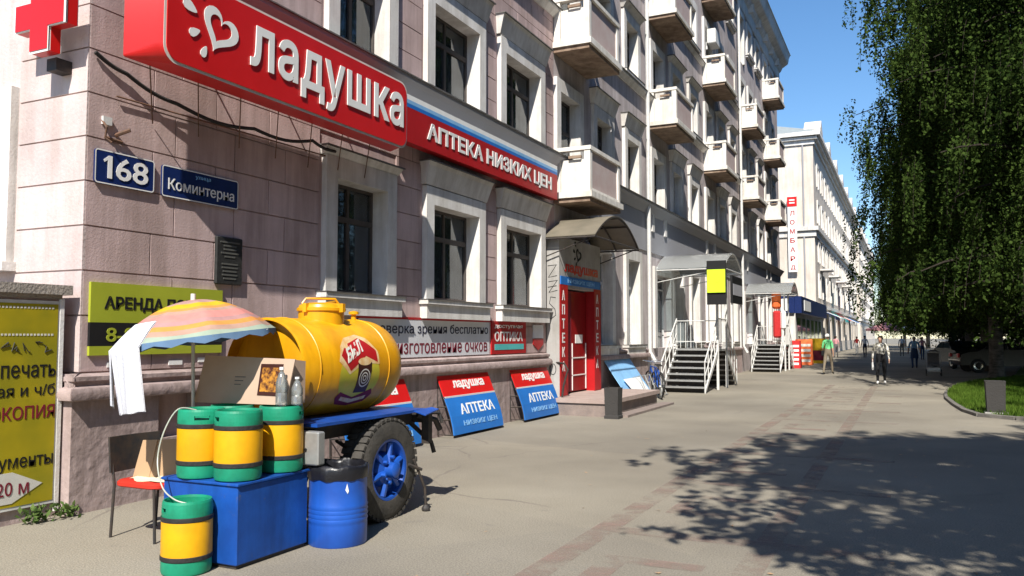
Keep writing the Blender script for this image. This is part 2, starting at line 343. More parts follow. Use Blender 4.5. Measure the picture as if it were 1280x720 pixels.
# worn pink paving bands of a geometric pattern, sheets laid 4 mm over the asphalt, worn through in places
def band_mat():
    m = mat('worn_pink_band', (.315, .215, .18), .9, (.28, .205, .17), 5); m2 = m
    t = m.node_tree; n = t.nodes; l = t.links; p = n['Principled BSDF']; out = [q for q in n if q.type == 'OUTPUT_MATERIAL'][0]
    tr = n.new('ShaderNodeBsdfTransparent'); mx = n.new('ShaderNodeMixShader'); no = n.new('ShaderNodeTexNoise'); no.inputs['Scale'].default_value = 2.2; no.inputs['Detail'].default_value = 10; no.inputs['Roughness'].default_value = .7
    g = n.new('ShaderNodeNewGeometry'); l.new(g.outputs['Position'], no.inputs['Vector']); r = n.new('ShaderNodeValToRGB'); r.color_ramp.elements[0].position = .42; r.color_ramp.elements[1].position = .64
    r.color_ramp.elements[1].color = (.66, .66, .66, 1)
    l.new(no.outputs[0], r.inputs[0]); l.new(r.outputs[0], mx.inputs[0]); l.new(tr.outputs[0], mx.inputs[1]); l.new(p.outputs[0], mx.inputs[2]); l.new(mx.outputs[0], out.inputs[0]); return m
M['band'] = band_mat()
pb = MB()
def sheet(x0, x1, y0, y1, z=.004): pb.add([(x0, y0, z), (x1, y0, z), (x1, y1, z), (x0, y1, z)], [(0, 1, 2, 3)])
yy = 1.5
while yy < 30:
    sheet(-2.5, -2.28, yy+.23, yy+2.6); sheet(-1.15, -.95, yy+.23, yy+2.6, .004)
    sheet(-2.5, -.2, yy, yy+.22); sheet(-2.1, -1.35, yy+.95, yy+1.15); sheet(-2.1, -1.35, yy+1.75, yy+1.93)
    sheet(-2.1, -1.9, yy+1.16, yy+1.74)
    yy += 2.62
pb.build('paving_pattern', 'band', kind='structure')

# ------------------------------------------------------------------ main building
XF = -7.1; XW = XF-.02; YC = 5.3; YE = 53.6
bl = thing('apartment_building', 'long pink five storey corner block with white balconies and red shop signs', 'building', (XF, YC, 0))
SILLS = [2.25, 5.76, 9.2, 12.65, 16.1]; HT = [1.6, 1.52, 1.52, 1.52, 1.4]
cols = [(9.1, 10.34, 0), (11.67, 13.3, 0), (14.4, 16.12, 0)]
for k in range(5):
    y = 17.25+7.68*k; cols += [(y, y+1.25, 1), (y+2.45, y+3.6, 0), (y+5.0, y+6.1, 0)]
cols = [c for c in cols if c[1] < YE-.8]
wins = []                                    # y0,y1,z0,z1,kind,floor
for fl in range(5):
    for (a, b, k) in cols:
        z0, z1 = SILLS[fl], SILLS[fl]+HT[fl]
        if fl == 0:
            if 16.4 < a < 19.3: continue
            if a > 19.3: z0, z1 = 1.42, 3.85
        elif k: z0 -= .85
        wins.append((a, b, z0, z1, k, fl))
doors = [(25.2, 26.9, 1.30, 3.6), (40.9, 42.6, 1.30, 3.6)]
wins = [w for w in wins if not (w[5] == 0 and any(w[0] < d[1]+.2 and w[1] > d[0]-.2 for d in doors))]
openings = [(w[0], w[1], w[2], w[3]) for w in wins] + [(17.03, 18.95, .35, 2.75)] + doors
def wall_open(mb, y0, y1, z0, z1, ops, P, depth=.35):
    """wall sheet with rectangular openings and reveals; P(a, z, d) -> 3D, d = depth behind the face"""
    ys = sorted({y0, y1, *[q for o in ops for q in o[:2] if y0 < q < y1]}); zs = sorted({z0, z1, *[q for o in ops for q in o[2:] if z0 < q < z1]})
    for i in range(len(ys)-1):
        for j in range(len(zs)-1):
            cy, cz = (ys[i]+ys[i+1])/2, (zs[j]+zs[j+1])/2
            if any(o[0] < cy < o[1] and o[2] < cz < o[3] for o in ops): continue
            mb.add([P(ys[i], zs[j], 0), P(ys[i+1], zs[j], 0), P(ys[i+1], zs[j+1], 0), P(ys[i], zs[j+1], 0)], [(0, 1, 2, 3)])
    for a, b, c, d in ops:
        mb.add([P(a, c, 0), P(b, c, 0), P(b, d, 0), P(a, d, 0), P(a, c, depth), P(b, c, depth), P(b, d, depth), P(a, d, depth)], [(0, 4, 5, 1), (1, 5, 6, 2), (2, 6, 7, 3), (3, 7, 4, 0)])
PF = lambda a, z, d: (XW-d, a, z)
PE = lambda a, z, d: (a, YC+.02+d, z)
YS = 17.02
mb = MB(); wall_open(mb, YC+.02, YS, 0, 19.2, [o for o in openings if o[0] < YS-.3], PF); mb.build('wall', 'stucco', bl)
mb = MB(); wall_open(mb, YS, YE, 0, 19.2, [o for o in openings if o[0] >= YS], PF); mb.build('wall', 'lilac', bl)
eops = []
for fl in range(5):
    for k in range(4):
        x1 = -8.38-2.9*k; eops.append((x1-1.25, x1, SILLS[fl] if fl else 2.4, (SILLS[fl]+HT[fl]) if fl else 3.95))
mb = MB(); wall_open(mb, -20, XW, 0, 19.2, eops, PE); mb.build('end_wall', 'stucco2', bl); MB().box(-20, XW-.01, YE-.3, YE, 0, 19.2).build('rear_wall', 'stucco2', bl)
# rooms behind the glass
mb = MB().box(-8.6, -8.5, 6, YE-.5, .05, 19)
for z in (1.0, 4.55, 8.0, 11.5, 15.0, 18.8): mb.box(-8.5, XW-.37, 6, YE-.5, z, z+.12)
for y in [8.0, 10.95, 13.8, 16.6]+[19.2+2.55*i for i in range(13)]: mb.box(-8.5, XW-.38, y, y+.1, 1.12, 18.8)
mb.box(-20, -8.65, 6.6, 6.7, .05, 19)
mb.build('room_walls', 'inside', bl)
# surrounds + windows (shared meshes)
def surround_mb(w, h, y, z, thick=.07, fw=.23, top=.28, d=.27):
    m = MB(); x0, x1 = XW-d, XF+thick
    m.box(x0, x1, y-fw, y+.012, z+.0, z+h+top); m.box(x0, x1, y+w-.012, y+w+fw, z, z+h+top); m.box(x0, x1, y+.012, y+w-.012, z+h-.012, z+h+top)
    return m
def window_mb(w, h, cols_, trans=.68, f=.055):
    m = MB(); bars = []
    m.box(-.03, .03, 0, f, 0, h); m.box(-.03, .03, w-f, w, 0, h); m.box(-.03, .03, f, w-f, 0, f*1.3); m.box(-.03, .03, f, w-f, h-f, h); m.box(-.035, .035, f, w-f, h*trans-.04, h*trans+.04)
    for k in range(1, cols_):
        y = w*k/cols_; m.box(-.028, .028, y-.035, y+.035, f*1.3, h*trans-.04); m.box(-.026, .026, y-.025, y+.025, h*trans+.04, h-f)
    return m
WM = {}
def put_window(P0, rz, w, h, nc, parent, near, fm='frame', curtain=True, trans=.68):
    key = (round(w, 2), round(h, 2), nc, fm, trans)
    if key not in WM:
        mm = window_mb(w, h, nc, trans); me = bpy.data.meshes.new('window'); me.from_pydata(mm.v, [], mm.f); me.materials.append(M[fm]); ps = []
        for k in range(nc):
            for (a, b) in ((.06, h*trans-.04), (h*trans+.04, h-.05)):
                y0, y1 = w*k/nc+.035, w*(k+1)/nc-.035; t_ = random.uniform(-.004, .004); q = bpy.data.meshes.new('pane')
                bx = MB().box(-.004, .004, y0, y1, a, b); bx.v = [(v[0]+t_*(v[1]-y0)*2+t_*v[2], v[1], v[2]) for v in bx.v]
                q.from_pydata(bx.v, [], bx.f); q.materials.append(M['glass']); ps.append(q)
        bx = MB().box(-.004, .004, .05, w-.05, .05, h-.05); q = bpy.data.meshes.new('pane'); q.from_pydata(bx.v, [], bx.f); q.materials.append(M['glass'])
        cm = MB()
        for (a0, a1) in ((.05, .36), (.52, .96)):
            row = [(-.085+.024*math.sin(i*1.15+a0*9), w*(a0+(a1-a0)*i/28)) for i in range(29)]
            cm.rings([[(p[0], p[1], .05) for p in row], [(p[0]+.01, p[1], h*.99) for p in row]], closed=False)
        cu = bpy.data.meshes.new('curtain'); cu.from_pydata(cm.v, [], cm.f); cu.materials.append(M['curtain']); cu.shade_smooth()
        WM[key] = (me, ps, q, cu)
    me, ps, q, cu = WM[key]
    o = link('window', me, parent, Vector(P0)-off(parent)); o.rotation_euler.z = rz
    if near:
        for p_ in ps: link('pane', p_, o)
    else: link('pane', q, o)
    if curtain: link('curtain', cu, o)
    return o
for (a, b, z0, z1, k, fl) in wins:
    w, h = b-a, z1-z0
    m = surround_mb(w, h, a, z0)
    m.build('window_surround', 'white', bl)
    near = a < 24 and fl < 3
    wh = (fl == 0 and a > 19.3) or (fl > 0 and random.random() < .35 and a > 19)
    put_window((XW-.22, a, z0), 0, w, h, 2 if w < 1.5 else 2, bl, near, 'framew' if wh else 'frame', curtain=(near or random.random() < .5))
    if not k:
        s = MB().box(XW, XF+.17, a-.34, b+.34, z0-.07, z0+.0); s.box(XW, XF+.13, a-.30, b+.30, z0-.30, z0-.075) if fl == 0 else s.box(XW, XF+.10, a-.28, b+.28, z0-.16, z0-.075)
        s.mi(1).box(XW, XF+.185, a-.35, b+.35, z0+.001, z0+.012); s.build('window_sill', ['white', 'zinc'], bl)
        if fl == 0 and a < 11: H = [(.06, .0), (.10, .05), (.13, .1)]; zt = z1+.28
        elif fl in (0, 1): H = [(.07, .0), (.10, .10), (.16, .30), (.19, .36)]; zt = z1+.30
        elif fl == 2: H = [(.06, 0), (.12, .08), (.2, .16)]; zt = z1+.29
        else: continue
        if fl == 0 and a > 19.3: continue
        hm = MB(); rs = []
        for d, zz in H: rs.append([(XW, a-.24-d*.5, zt+zz), (XF+d, a-.24-d*.5, zt+zz), (XF+d, b+.24+d*.5, zt+zz), (XW, b+.24+d*.5, zt+zz)])
        hm.rings(rs, True, True); zz = zt+H[-1][1]; d = H[-1][0]
        hm.mi(1).box(XW, XF+d+.03, a-.26-d*.5, b+.26+d*.5, zz+.001, zz+.02); hm.build('window_hood', ['white', 'zinc'], bl)
for (a, b, c, d) in eops:
    m = MB(); y0, y1 = YC-.07, YC+.26
    m.box(a-.23, a+.012, y0, y1, c, d+.25); m.box(b-.012, b+.23, y0, y1, c, d+.25); m.box(a+.012, b-.012, y0, y1, d-.012, d+.25); m.box(a-.3, b+.3, y0-.08, YC+.02, c-.09, c-.001)
    m.build('window_surround', 'white', bl); put_window((a, YC+.2, c), -PI/2, b-a, d-c, 2, bl, False, 'frame', curtain=c < 3).rotation_euler.z = -PI/2
    bl.children[-1].rotation_euler.z
# fix orientation of end windows: width runs along +x
for o in bl.children:
    if o.name.startswith('window') and o.rotation_euler.z < -1: o.rotation_euler.z = -PI/2; o.location.x += 1.25
# plinth with ledge
mb = MB()
for (a, b) in ((YC-.13, 6.16), (6.62, 16.45), (19.4, 24.0), (29.2, 39.5), (44.5, YE)):
    mb.mi(0).box(XW, XF+.09, a, b, 0, 1.045)
mb.box(XW, XF+.09, 6.16, 6.62, 0, .60)
mb.box(-20, XW-.002, YC-.128, YC+.02, 0, 1.043)
mb.split('plinth', 'plinth', bl)
mb = MB(); prof = [(.10, 1.045), (.17, 1.06), (.185, 1.12), (.16, 1.17), (.09, 1.185), (.09, 1.22), (.12, 1.235), (.12, 1.275), (.03, 1.30)]
for (a, b) in ((YC-.13, 16.45), (19.4, 24.0), (29.2, 39.5), (44.5, YE)):
    mb.rings([[(XF+d, a-(d-.1 if a < 6 else 0), z) for d, z in prof]+[(XW, a, 1.30), (XW, a, 1.045)], [(XF+d, b, z) for d, z in prof]+[(XW, b, 1.30), (XW, b, 1.045)]], True, True)
mb.rings([[(-20, YC-.02-d+.0, z) for d, z in prof]+[(-20, YC+.02, 1.3), (-20, YC+.02, 1.045)], [(XF+.02+d*.9, YC-.02-d, z) for d, z in prof]+[(XF+.02, YC+.02, 1.3), (XF+.02, YC+.02, 1.045)]], True, True)
mb.split('plinth_ledge', 'plinth', bl, smooth=True, angle=50)
MB().box(XW-.3, XF-.1, 6.16, 6.62, .6, 1.045).build('basement_opening', 'inside', bl)
# rusticated blocks: one object per block
ub = bpy.data.meshes.new('stone_block'); t_ = MB().box(0, 1, 0, 1, 0, 1); ub.from_pydata(t_.v, [], t_.f); ub.materials.append(M['stucco'])
ub2 = ub.copy(); ub2.materials.clear(); ub2.materials.append(M['stucco2'])
nb = 0
def block(me, x0, x1, y0, y1, z0, z1):
    global nb; nb += 1
    o = link('stone_block', me, bl, Vector((x0, y0, z0))-OFF[bl.name]); o.scale = (x1-x0, y1-y0, z1-z0)
def courses(zs, y0, y1, seg):
    for i in range(len(zs)-1):
        z0, z1 = zs[i], zs[i+1]; blk = []
        for (a, b, c, d, k, fl) in wins:
            if c-.35 < z1-.02 and d+.32 > z0+.02: blk.append((a-.3, b+.3))
        blk.sort(); cur = y0; free = []
        for a, b in blk:
            if a > cur: free.append((cur, min(a, y1)))
            cur = max(cur, b)
        if cur < y1: free.append((cur, y1))
        for a, b in free:
            if b-a < .15: continue
            L = b-a; n_ = max(1, round(L/seg)); st = [a]+[a+L*(k+(.22 if i % 2 else -.12))/n_ for k in range(1, n_)]+[b]
            for p, q in zip(st[:-1], st[1:]): block(ub, XW-.005, XF+random.uniform(-.003, .002), p+.008, q-.008, z0+.008, z1-.008)
zc = [1.31]+[1.42+.434*k for k in range(10)]+[5.53]
zc = [1.31, 1.855]+[2.289+.434*k for k in range(8)]
courses(zc, YC+.012, 16.5, .95)
courses([5.76+.43*k for k in range(9)], YC+.012, 17.0, 1.1)
for i in range(len(zc)-1):
    sp = [-8.12, XW+.008] if i % 2 else [-8.12, -7.6, XW+.008]
    sp = [-8.12, XW+.01]
    for a, b in zip(sp[:-1], sp[1:]): block(ub2, a, b+.008, YC-.002, YC+.03, zc[i]+.008, zc[i+1]-.008)
for i in range(8): block(ub2, -8.12, XW+.018, YC-.002, YC+.03, 5.33+.43*i+.008, 5.33+.43*(i+1)-.008)
# string courses and cornices
def moulding(prof, y0, y1, name, mats, split=None):
    m = MB(); m.rings([[(XW, y0, prof[0][1])]+[(XF+d, y0, z) for d, z in prof]+[(XW, y0, prof[-1][1])], [(XW, y1, prof[0][1])]+[(XF+d, y1, z) for d, z in prof]+[(XW, y1, prof[-1][1])]], True, True)
    d, z = prof[-1]; m.mi(1).box(XW, XF+d+.03, y0-.03, y1, z+.001, z+.018); return m.build(name, mats, bl)
moulding([(.03, 5.40), (.08, 5.48), (.16, 5.60), (.22, 5.66), (.22, 5.71)], YC-.0, YE, 'string_course', ['grey', 'zinc'])
moulding([(.02, 8.92), (.06, 8.97), (.14, 9.05), (.14, 9.10)], YC, YE, 'string_course', ['white', 'zinc'])
moulding([(.02, 12.38), (.06, 12.43), (.10, 12.50)], YC, YE, 'string_course', ['white', 'zinc'])
moulding([(.06, 17.9), (.10, 18.0), (.10, 18.5), (.2, 18.6), (.3, 18.8), (.62, 19.0), (.66, 19.1), (.7, 19.35), (.78, 19.55)], YC-.5, YE+.6, 'cornice', ['white', 'roof'])
MB().box(XW, XF+.015, 19.3, YE, 4.25, 5.39).build('fascia_panel', 'grey', bl)
MB().add([(-20.5, YC-.7, 19.6), (XF+.8, YC-.7, 19.6), (XF+.8, YE+.8, 19.6), (-20.5, YE+.8, 19.6), (-14, YC+3, 21.5), (-14, YE-3, 21.5)], [(0, 1, 4), (1, 2, 5, 4), (2, 3, 5), (3, 0, 4, 5), (3, 2, 1, 0)]).build('roof', 'roof', bl)
# brackets under the cornice
for k in range(16):
    y = 17.5+k*2.3
    if y < YE: MB().box(XF, XF+.35, y, y+.22, 18.35, 18.78).build('cornice_bracket', 'white', bl)
# balconies
def balcony(y0, y1, zb, big=True):
    xo = XF+.86
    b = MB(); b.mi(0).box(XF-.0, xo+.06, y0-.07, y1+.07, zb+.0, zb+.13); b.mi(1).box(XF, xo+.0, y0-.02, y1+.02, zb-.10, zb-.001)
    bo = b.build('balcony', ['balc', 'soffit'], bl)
    pm = MB()
    for (y, x) in ((y0, xo-.14), (y1-.14, xo-.14), (y0, XF+.01), (y1-.14, XF+.01)): pm.box(x, x+.14, y, y+.14, zb+.131, zb+1.06)
    pm.box(xo-.16, xo+.02, y0-.02, y1+.02, zb+1.061, zb+1.15); pm.box(XF+.01, xo-.161, y0-.02, y0+.16, zb+1.061, zb+1.149); pm.box(XF+.01, xo-.161, y1-.16, y1+.02, zb+1.061, zb+1.149)
    pm.box(xo-.13, xo-.01, y0+.15, y1-.15, zb+.131, zb+.22)
    pm.build('parapet_frame', 'balc', bo)
    MB().box(xo-.10, xo-.04, y0+.145, y1-.145, zb+.225, zb+1.055).build('parapet_panel', 'balcpink', bo)
    for y in (y0+.03, y1-.09):
        MB().box(XF+.16, xo-.145, y, y+.07, zb+.135, zb+.86).build('side_panel', 'balc', bo)
    MB().box(xo-.5, xo-.2, y0-.045, y0+.02, zb+.88, zb+.94).build('drain_slot', 'soffit', bo)
    return bo
for k in range(5):
    y = 17.0+7.68*k
    for zb in ([4.74] if k == 0 else [])+[8.19, 11.66, 15.1][:3 if k % 2 == 0 else 2]:
        balcony(y, y+2.1 if k == 0 else y+2.25, zb)
# air conditioner, downpipe
MB().bbox(XF+.05, XF+.42, 32.9, 33.75, 13.5, 14.1, .03).box(XF, XF+.06, 33.0, 33.05, 13.3, 13.6).box(XF, XF+.06, 33.6, 33.65, 13.3, 13.6).build('air_conditioner', 'wmetal', bl)
for y in (24.05, 39.7):
    MB().tube([(XF+.14, y, 19), (XF+.14, y, 1.2), (XF+.3, y, .9)], .06, 8).build('downpipe', 'wmetal', bl)
# doors in the wall
for (a, b, c, d) in doors:
    m = MB().box(XW-.25, XW-.18, a, b, d-.45, d-.4); m.box(XW-.25, XW-.18, a, a+.08, c, d); m.box(XW-.25, XW-.18, b-.08, b, c, d); m.box(XW-.25, XW-.18, (a+b)/2-.05, (a+b)/2+.05, c, d-.45); m.box(XW-.25, XW-.18, a+.08, b-.08, d-.07, d)
    do = m.build('door', 'framew', bl); MB().box(XW-.22, XW-.21, a+.08, b-.08, c, d-.07).build('pane', 'glass', do)
    m = MB().box(XW-.1, XF+.06, a-.25, a+.01, c, d+.25).box(XW-.1, XF+.06, b-.01, b+.25, c, d+.25).box(XW-.1, XF+.06, a+.01, b-.01, d-.01, d+.25); m.build('door_surround', 'white', bl)

# ------------------------------------------------------------------ signs on the facade
def heart(O, A, B, s, m, parent, mb=None):
    """outline heart with four drops on its left"""
    pts = []
    for k in range(40):
        t = 2*PI*k/40; x = 16*math.sin(t)**3; y = 13*math.cos(t)-5*math.cos(2*t)-2*math.cos(3*t)-math.cos(4*t); pts.append((x/32*s*.62, y/32*s*.62))
    m_ = MB() if mb is None else mb; O = Vector(O); A = Vector(A); B = Vector(B); N = A.cross(B)
    ca, sa = math.cos(-.35), math.sin(-.35); pts = [(x*ca-y*sa, x*sa+y*ca) for x, y in pts]
    o2 = [(x*1.0, y*1.0) for x, y in pts]; i2 = [(x*.62, y*.62+.01*s) for x, y in pts]; C0 = O+A*(.66*s)+B*(.42*s)
    f = [[C0+A*x+B*y+N*.006 for x, y in o2], [C0+A*x+B*y+N*.006 for x, y in i2]]
    m_.rings([[p-N*.006 for p in f[0]], f[0], f[1], [p-N*.006 for p in f[1]]])
    for k, (ax, ay, an, L) in enumerate(((.30, .86, 2.1, .26), (.16, .56, 2.75, .24), (.24, .26, 3.6, .19), (.40, .06, 4.3, .17))):
        ds = []
        for q in range(12):
            t = 2*PI*q/12; dx = L*.5*math.cos(t); dy = L*.27*math.sin(t)*(1+.5*math.cos(t)); ds.append((ax*s+(dx*math.cos(an)-dy*math.sin(an))*s, ay*s+(dx*math.sin(an)+dy*math.cos(an))*s))
        m_.prism(ds, O+N*.006, A, B, .006)
    if mb is None: return m_.build('heart_logo', m, parent)
X1 = -6.45
sg = thing('shop_sign', 'big glossy red box sign with white heart logo and the word ладушка', 'sign', (X1-.2, 7.7, 4.35))
fr_ = rrect(4.33, .967, .17, 6); bk_ = [(a-.23*(1-min(a, 1)), b) for a, b in rrect(4.33, .967, .02, 6)]
mb = MB().rings([[(X1-.29, 5.628+a, 4.344+b) for a, b in bk_], [(X1-.07, 5.628+a*.995+.005-.05*(1-min(a, 1)), 4.344+b) for a, b in fr_], [(X1-.02, 5.628+a, 4.344+b) for a, b in fr_]], True, True); mb.build('sign_box', 'red', sg, smooth=True, angle=30)
mb = MB().prism(fr_, (X1-.015, 5.628, 4.344), Y3, Z3, .004); mb.mi(1).prism([(a+.03, b+.03) for a, b in rrect(4.27, .907, .15, 6)], (X1-.005, 5.628, 4.344), Y3, Z3, .012); mb.build('sign_face', ['posterw', 'red'], sg)
heart((X1+.0, 5.80, 4.53), Y3, Z3, .81, 'swhite', sg)
letter('ладушка', (X1, 6.78, 4.47), Y3, Z3, 3.05, .645, 'swhite', sg, bold=.018, depth=.012, spacing=1.05)
mb = MB()
for k in range(7):
    y = 5.7+k*.62; mb.tube([(X1-.28, y, 4.35), (XF+.02, y+.35, 3.88)], .007, 5)
    if k % 2: mb.tube([(X1-.28, y, 5.1), (XF, y, 5.2)], .014, 5)
mb.tube([(XF+.03, 5.6, 4.05), (XF+.03, 10, 4.12)], .01, 5)
mb.split('bracket', 'rust', sg)
s2 = thing('pharmacy_sign', 'long dark red sign with white and blue stripes reading АПТЕКА НИЗКИХ ЦЕН', 'sign', (-6.9, 13.5, 4.64))
xa = -6.84
mb = MB().box(xa-.16, xa, 10.4, 16.55, 4.64, 5.18); mb.mi(1).box(xa-.16, xa+.001, 10.4, 16.55, 5.181, 5.24); mb.mi(2).box(xa-.16, xa+.001, 10.4, 16.55, 5.241, 5.30); mb.mi(3).box(xa-.16, xa, 10.4, 16.55, 5.301, 5.38)
mb.build('sign_panel', ['redd', 'sblue', 'slb', 'swhite'], s2)
letter('АПТЕКА НИЗКИХ ЦЕН', (xa+.002, 11.12, 4.75), Y3, Z3, 5.1, .33, 'swhite', s2, bold=.03, depth=.01)
mb = MB()
for k in range(6): mb.box(XF, xa-.17, 10.8+k*1.08, 10.84+k*1.08, 4.8, 4.84)
mb.split('bracket', 'dsteel', s2)
def cable(pts, label, r=.012, n=8):
    P = [Vector(p) for p in pts]; q = []
    for i in range(len(P)-1):
        for k in range(n):
            t = k/n; a, b = P[i], P[i+1]; p = a.lerp(b, t); p.z -= .06*math.sin(PI*t)*(b-a).length; q.append(p)
    q.append(P[-1]); return tag(MB().tube(q, r, 5).build('cable', 'rubber', smooth=True), label, 'cable')
cable([(XF+.03, 5.35, 4.42), (XF+.05, 5.7, 4.30), (XF+.10, 6.3, 4.14), (XF+.15, 7.4, 4.12), (XF+.12, 8.5, 4.22), (XF+.1, 9.0, 4.18)], 'thick dark cable drooping along the wall under the big red heart sign', .022)
# house number plate and street plate
def plate(name, label, y, z, w, h, m='plate', d=.02):
    t = thing(name, label, 'sign', (XF+.01, y+w/2, z)); mb = MB().prism(rrect(w, h, .03, 3), (XF+.01+d, y, z), Y3, Z3, d); mb.build('plate', m, t)
    b = MB(); e = .012
    b.rings([[(XF+.012+d, y+a, z+c) for a, c in rrect(w, h, .03, 3)], [(XF+.012+d, y+e+a, z+e+c) for a, c in rrect(w-2*e, h-2*e, .02, 3)]]); b.build('border', 'swhite', t); return t
t = plate('house_number_plate', 'dark blue enamel plate with the white house number 168', 5.38, 3.15, .70, .335)
letter('68', (XF+.034, 5.615, 3.21), Y3, Z3, .385, .225, 'swhite', t, bold=.012); MB().prism([(.05, 0), (.10, 0), (.10, .225), (.06, .225), (0, .175), (.012, .155), (.05, .18)], (XF+.038, 5.47, 3.21), Y3, Z3, .004).build('lettering', 'swhite', t)
t = plate('street_name_plate', 'dark blue street plate reading Коминтерна beside the house number', 6.18, 3.14, 1.10, .335)
letter('Коминтерна', (XF+.034, 6.26, 3.19), Y3, Z3, .95, .155, 'swhite', t, bold=.006)
letter('улица', (XF+.034, 6.63, 3.385), Y3, Z3, .22, .045, 'slb', t)
t = thing('memorial_plaque', 'small dark bronze plaque with raised text lines below the street plate', 'plaque', (XF+.02, 7.15, 2.26))
MB().bbox(XF, XF+.045, 6.95, 7.36, 2.25, 2.80, .012).build('plate', 'plaque', t)
mb = MB(); random.seed(3)
for k in range(11):
    w = random.uniform(.16, .30); z = 2.31+k*.042
    if k == 5: continue
    mb.box(XF+.045, XF+.05, 7.155-w/2, 7.155+w/2, z, z+.018)
mb.build('relief_text', 'plaquet', t, kind='stuff')
t = thing('rental_sign', 'yellow green and black rental board reading АРЕНДА behind the parasol', 'sign', (XF+.02, 6.2, 1.47))
mb = MB().box(XF, XF+.03, 5.38, 7.07, 1.79, 2.18); mb.mi(1).box(XF, XF+.03, 5.38, 7.07, 1.56, 1.789); mb.mi(0).box(XF, XF+.03, 5.38, 7.07, 1.47, 1.559); mb.build('board', ['lime', 'black'], t)
letter('АРЕНДА ПОМЕЩ.', (XF+.031, 5.53, 1.90), Y3, Z3, 1.45, .15, 'black', t, bold=.03)
letter('8-902-35-', (XF+.031, 5.56, 1.60), Y3, Z3, 1.0, .14, 'lime', t, bold=.01)
for (y, z) in ((5.6, 1.40), (6.35, 1.40), (6.75, 1.42)):
    o = MB().box(XF, XF+.008, y, y+(.1 if y < 6 else .18), z-.05, z+.0).build('paper_sticker', 'swhite'); tag(o, {5.6: 'round scrap of white paper stuck under the left end of the rental board', 6.35: 'torn white paper strip stuck under the middle of the rental board', 6.75: 'torn white paper strip stuck under the right end of the rental board'}[y], 'sticker')
# lamp bracket and torn fitting above 168
t = thing('wall_bracket', 'small rusty broken lamp bracket on the wall above the number plate', 'bracket', (XF+.02, 5.6, 3.6))
MB().tube([(XF, 5.47, 3.78), (XF+.08, 5.46, 3.70), (XF+.05, 5.47, 3.6), (XF+.08, 5.52, 3.56)], .012, 6).tube([(XF, 5.62, 3.66), (XF+.12, 5.70, 3.72)], .02, 6).tube([(XF, 5.5, 3.62), (XF+.03, 5.68, 3.6)], .016, 6).build('rod', 'rust', t)
MB().box(XF, XF+.03, 5.46, 5.56, 3.74, 3.82).build('base_plate', 'wmetal', t)
# free eye test banner
t = thing('optician_banner', 'white vinyl banner for free eye tests on the wall behind the tank', 'banner', (XF+.02, 11.8, 1.32))
MB().box(XF-.0, XF+.012, 9.7, 13.79, 1.325, 1.92).build('vinyl', 'bannerg', t)
letter('Проверка зрения бесплатно', (XF+.013, 9.85, 1.66), Y3, Z3, 3.88, .20, 'navyprint', t, bold=.004)
letter('изготовление очков', (XF+.013, 10.7, 1.38), Y3, Z3, 3.0, .17, 'maroon', t, bold=.004)
MB().box(XF, XF+.016, 9.6, 13.85, 1.921, 1.96).build('red_edge', 'redd', t)
t = thing('optician_sign', 'small dark red square sign reading ОПТИКА with a teal strip', 'sign', (XF+.02, 14.6, 1.32))
mb = MB().box(XF, XF+.03, 13.86, 15.4, 1.32, 1.95); mb.mi(1).box(XF+.03, XF+.035, 13.98, 15.28, 1.40, 1.51); mb.build('panel', ['redd', 'teal'], t)
letter('ОПТИКА', (XF+.031, 13.98, 1.56), Y3, Z3, 1.25, .19, 'swhite', t, bold=.012)
letter('доступная', (XF+.031, 13.98, 1.80), Y3, Z3, 1.25, .08, 'swhite', t, bold=.012)
t = thing('notice_plate', 'small white and red shield shaped notice right of the optician sign', 'sign', (XF+.02, 16, 1.35))
mb = MB().box(XF, XF+.02, 15.8, 16.32, 1.62, 1.90); mb.mi(1).prism([(0, .12), (.26, 0), (.52, .12), (.52, .24), (0, .24)], (XF+.02, 15.8, 1.37), Y3, Z3, .02); mb.build('plate', ['bannerg', 'redd'], t)
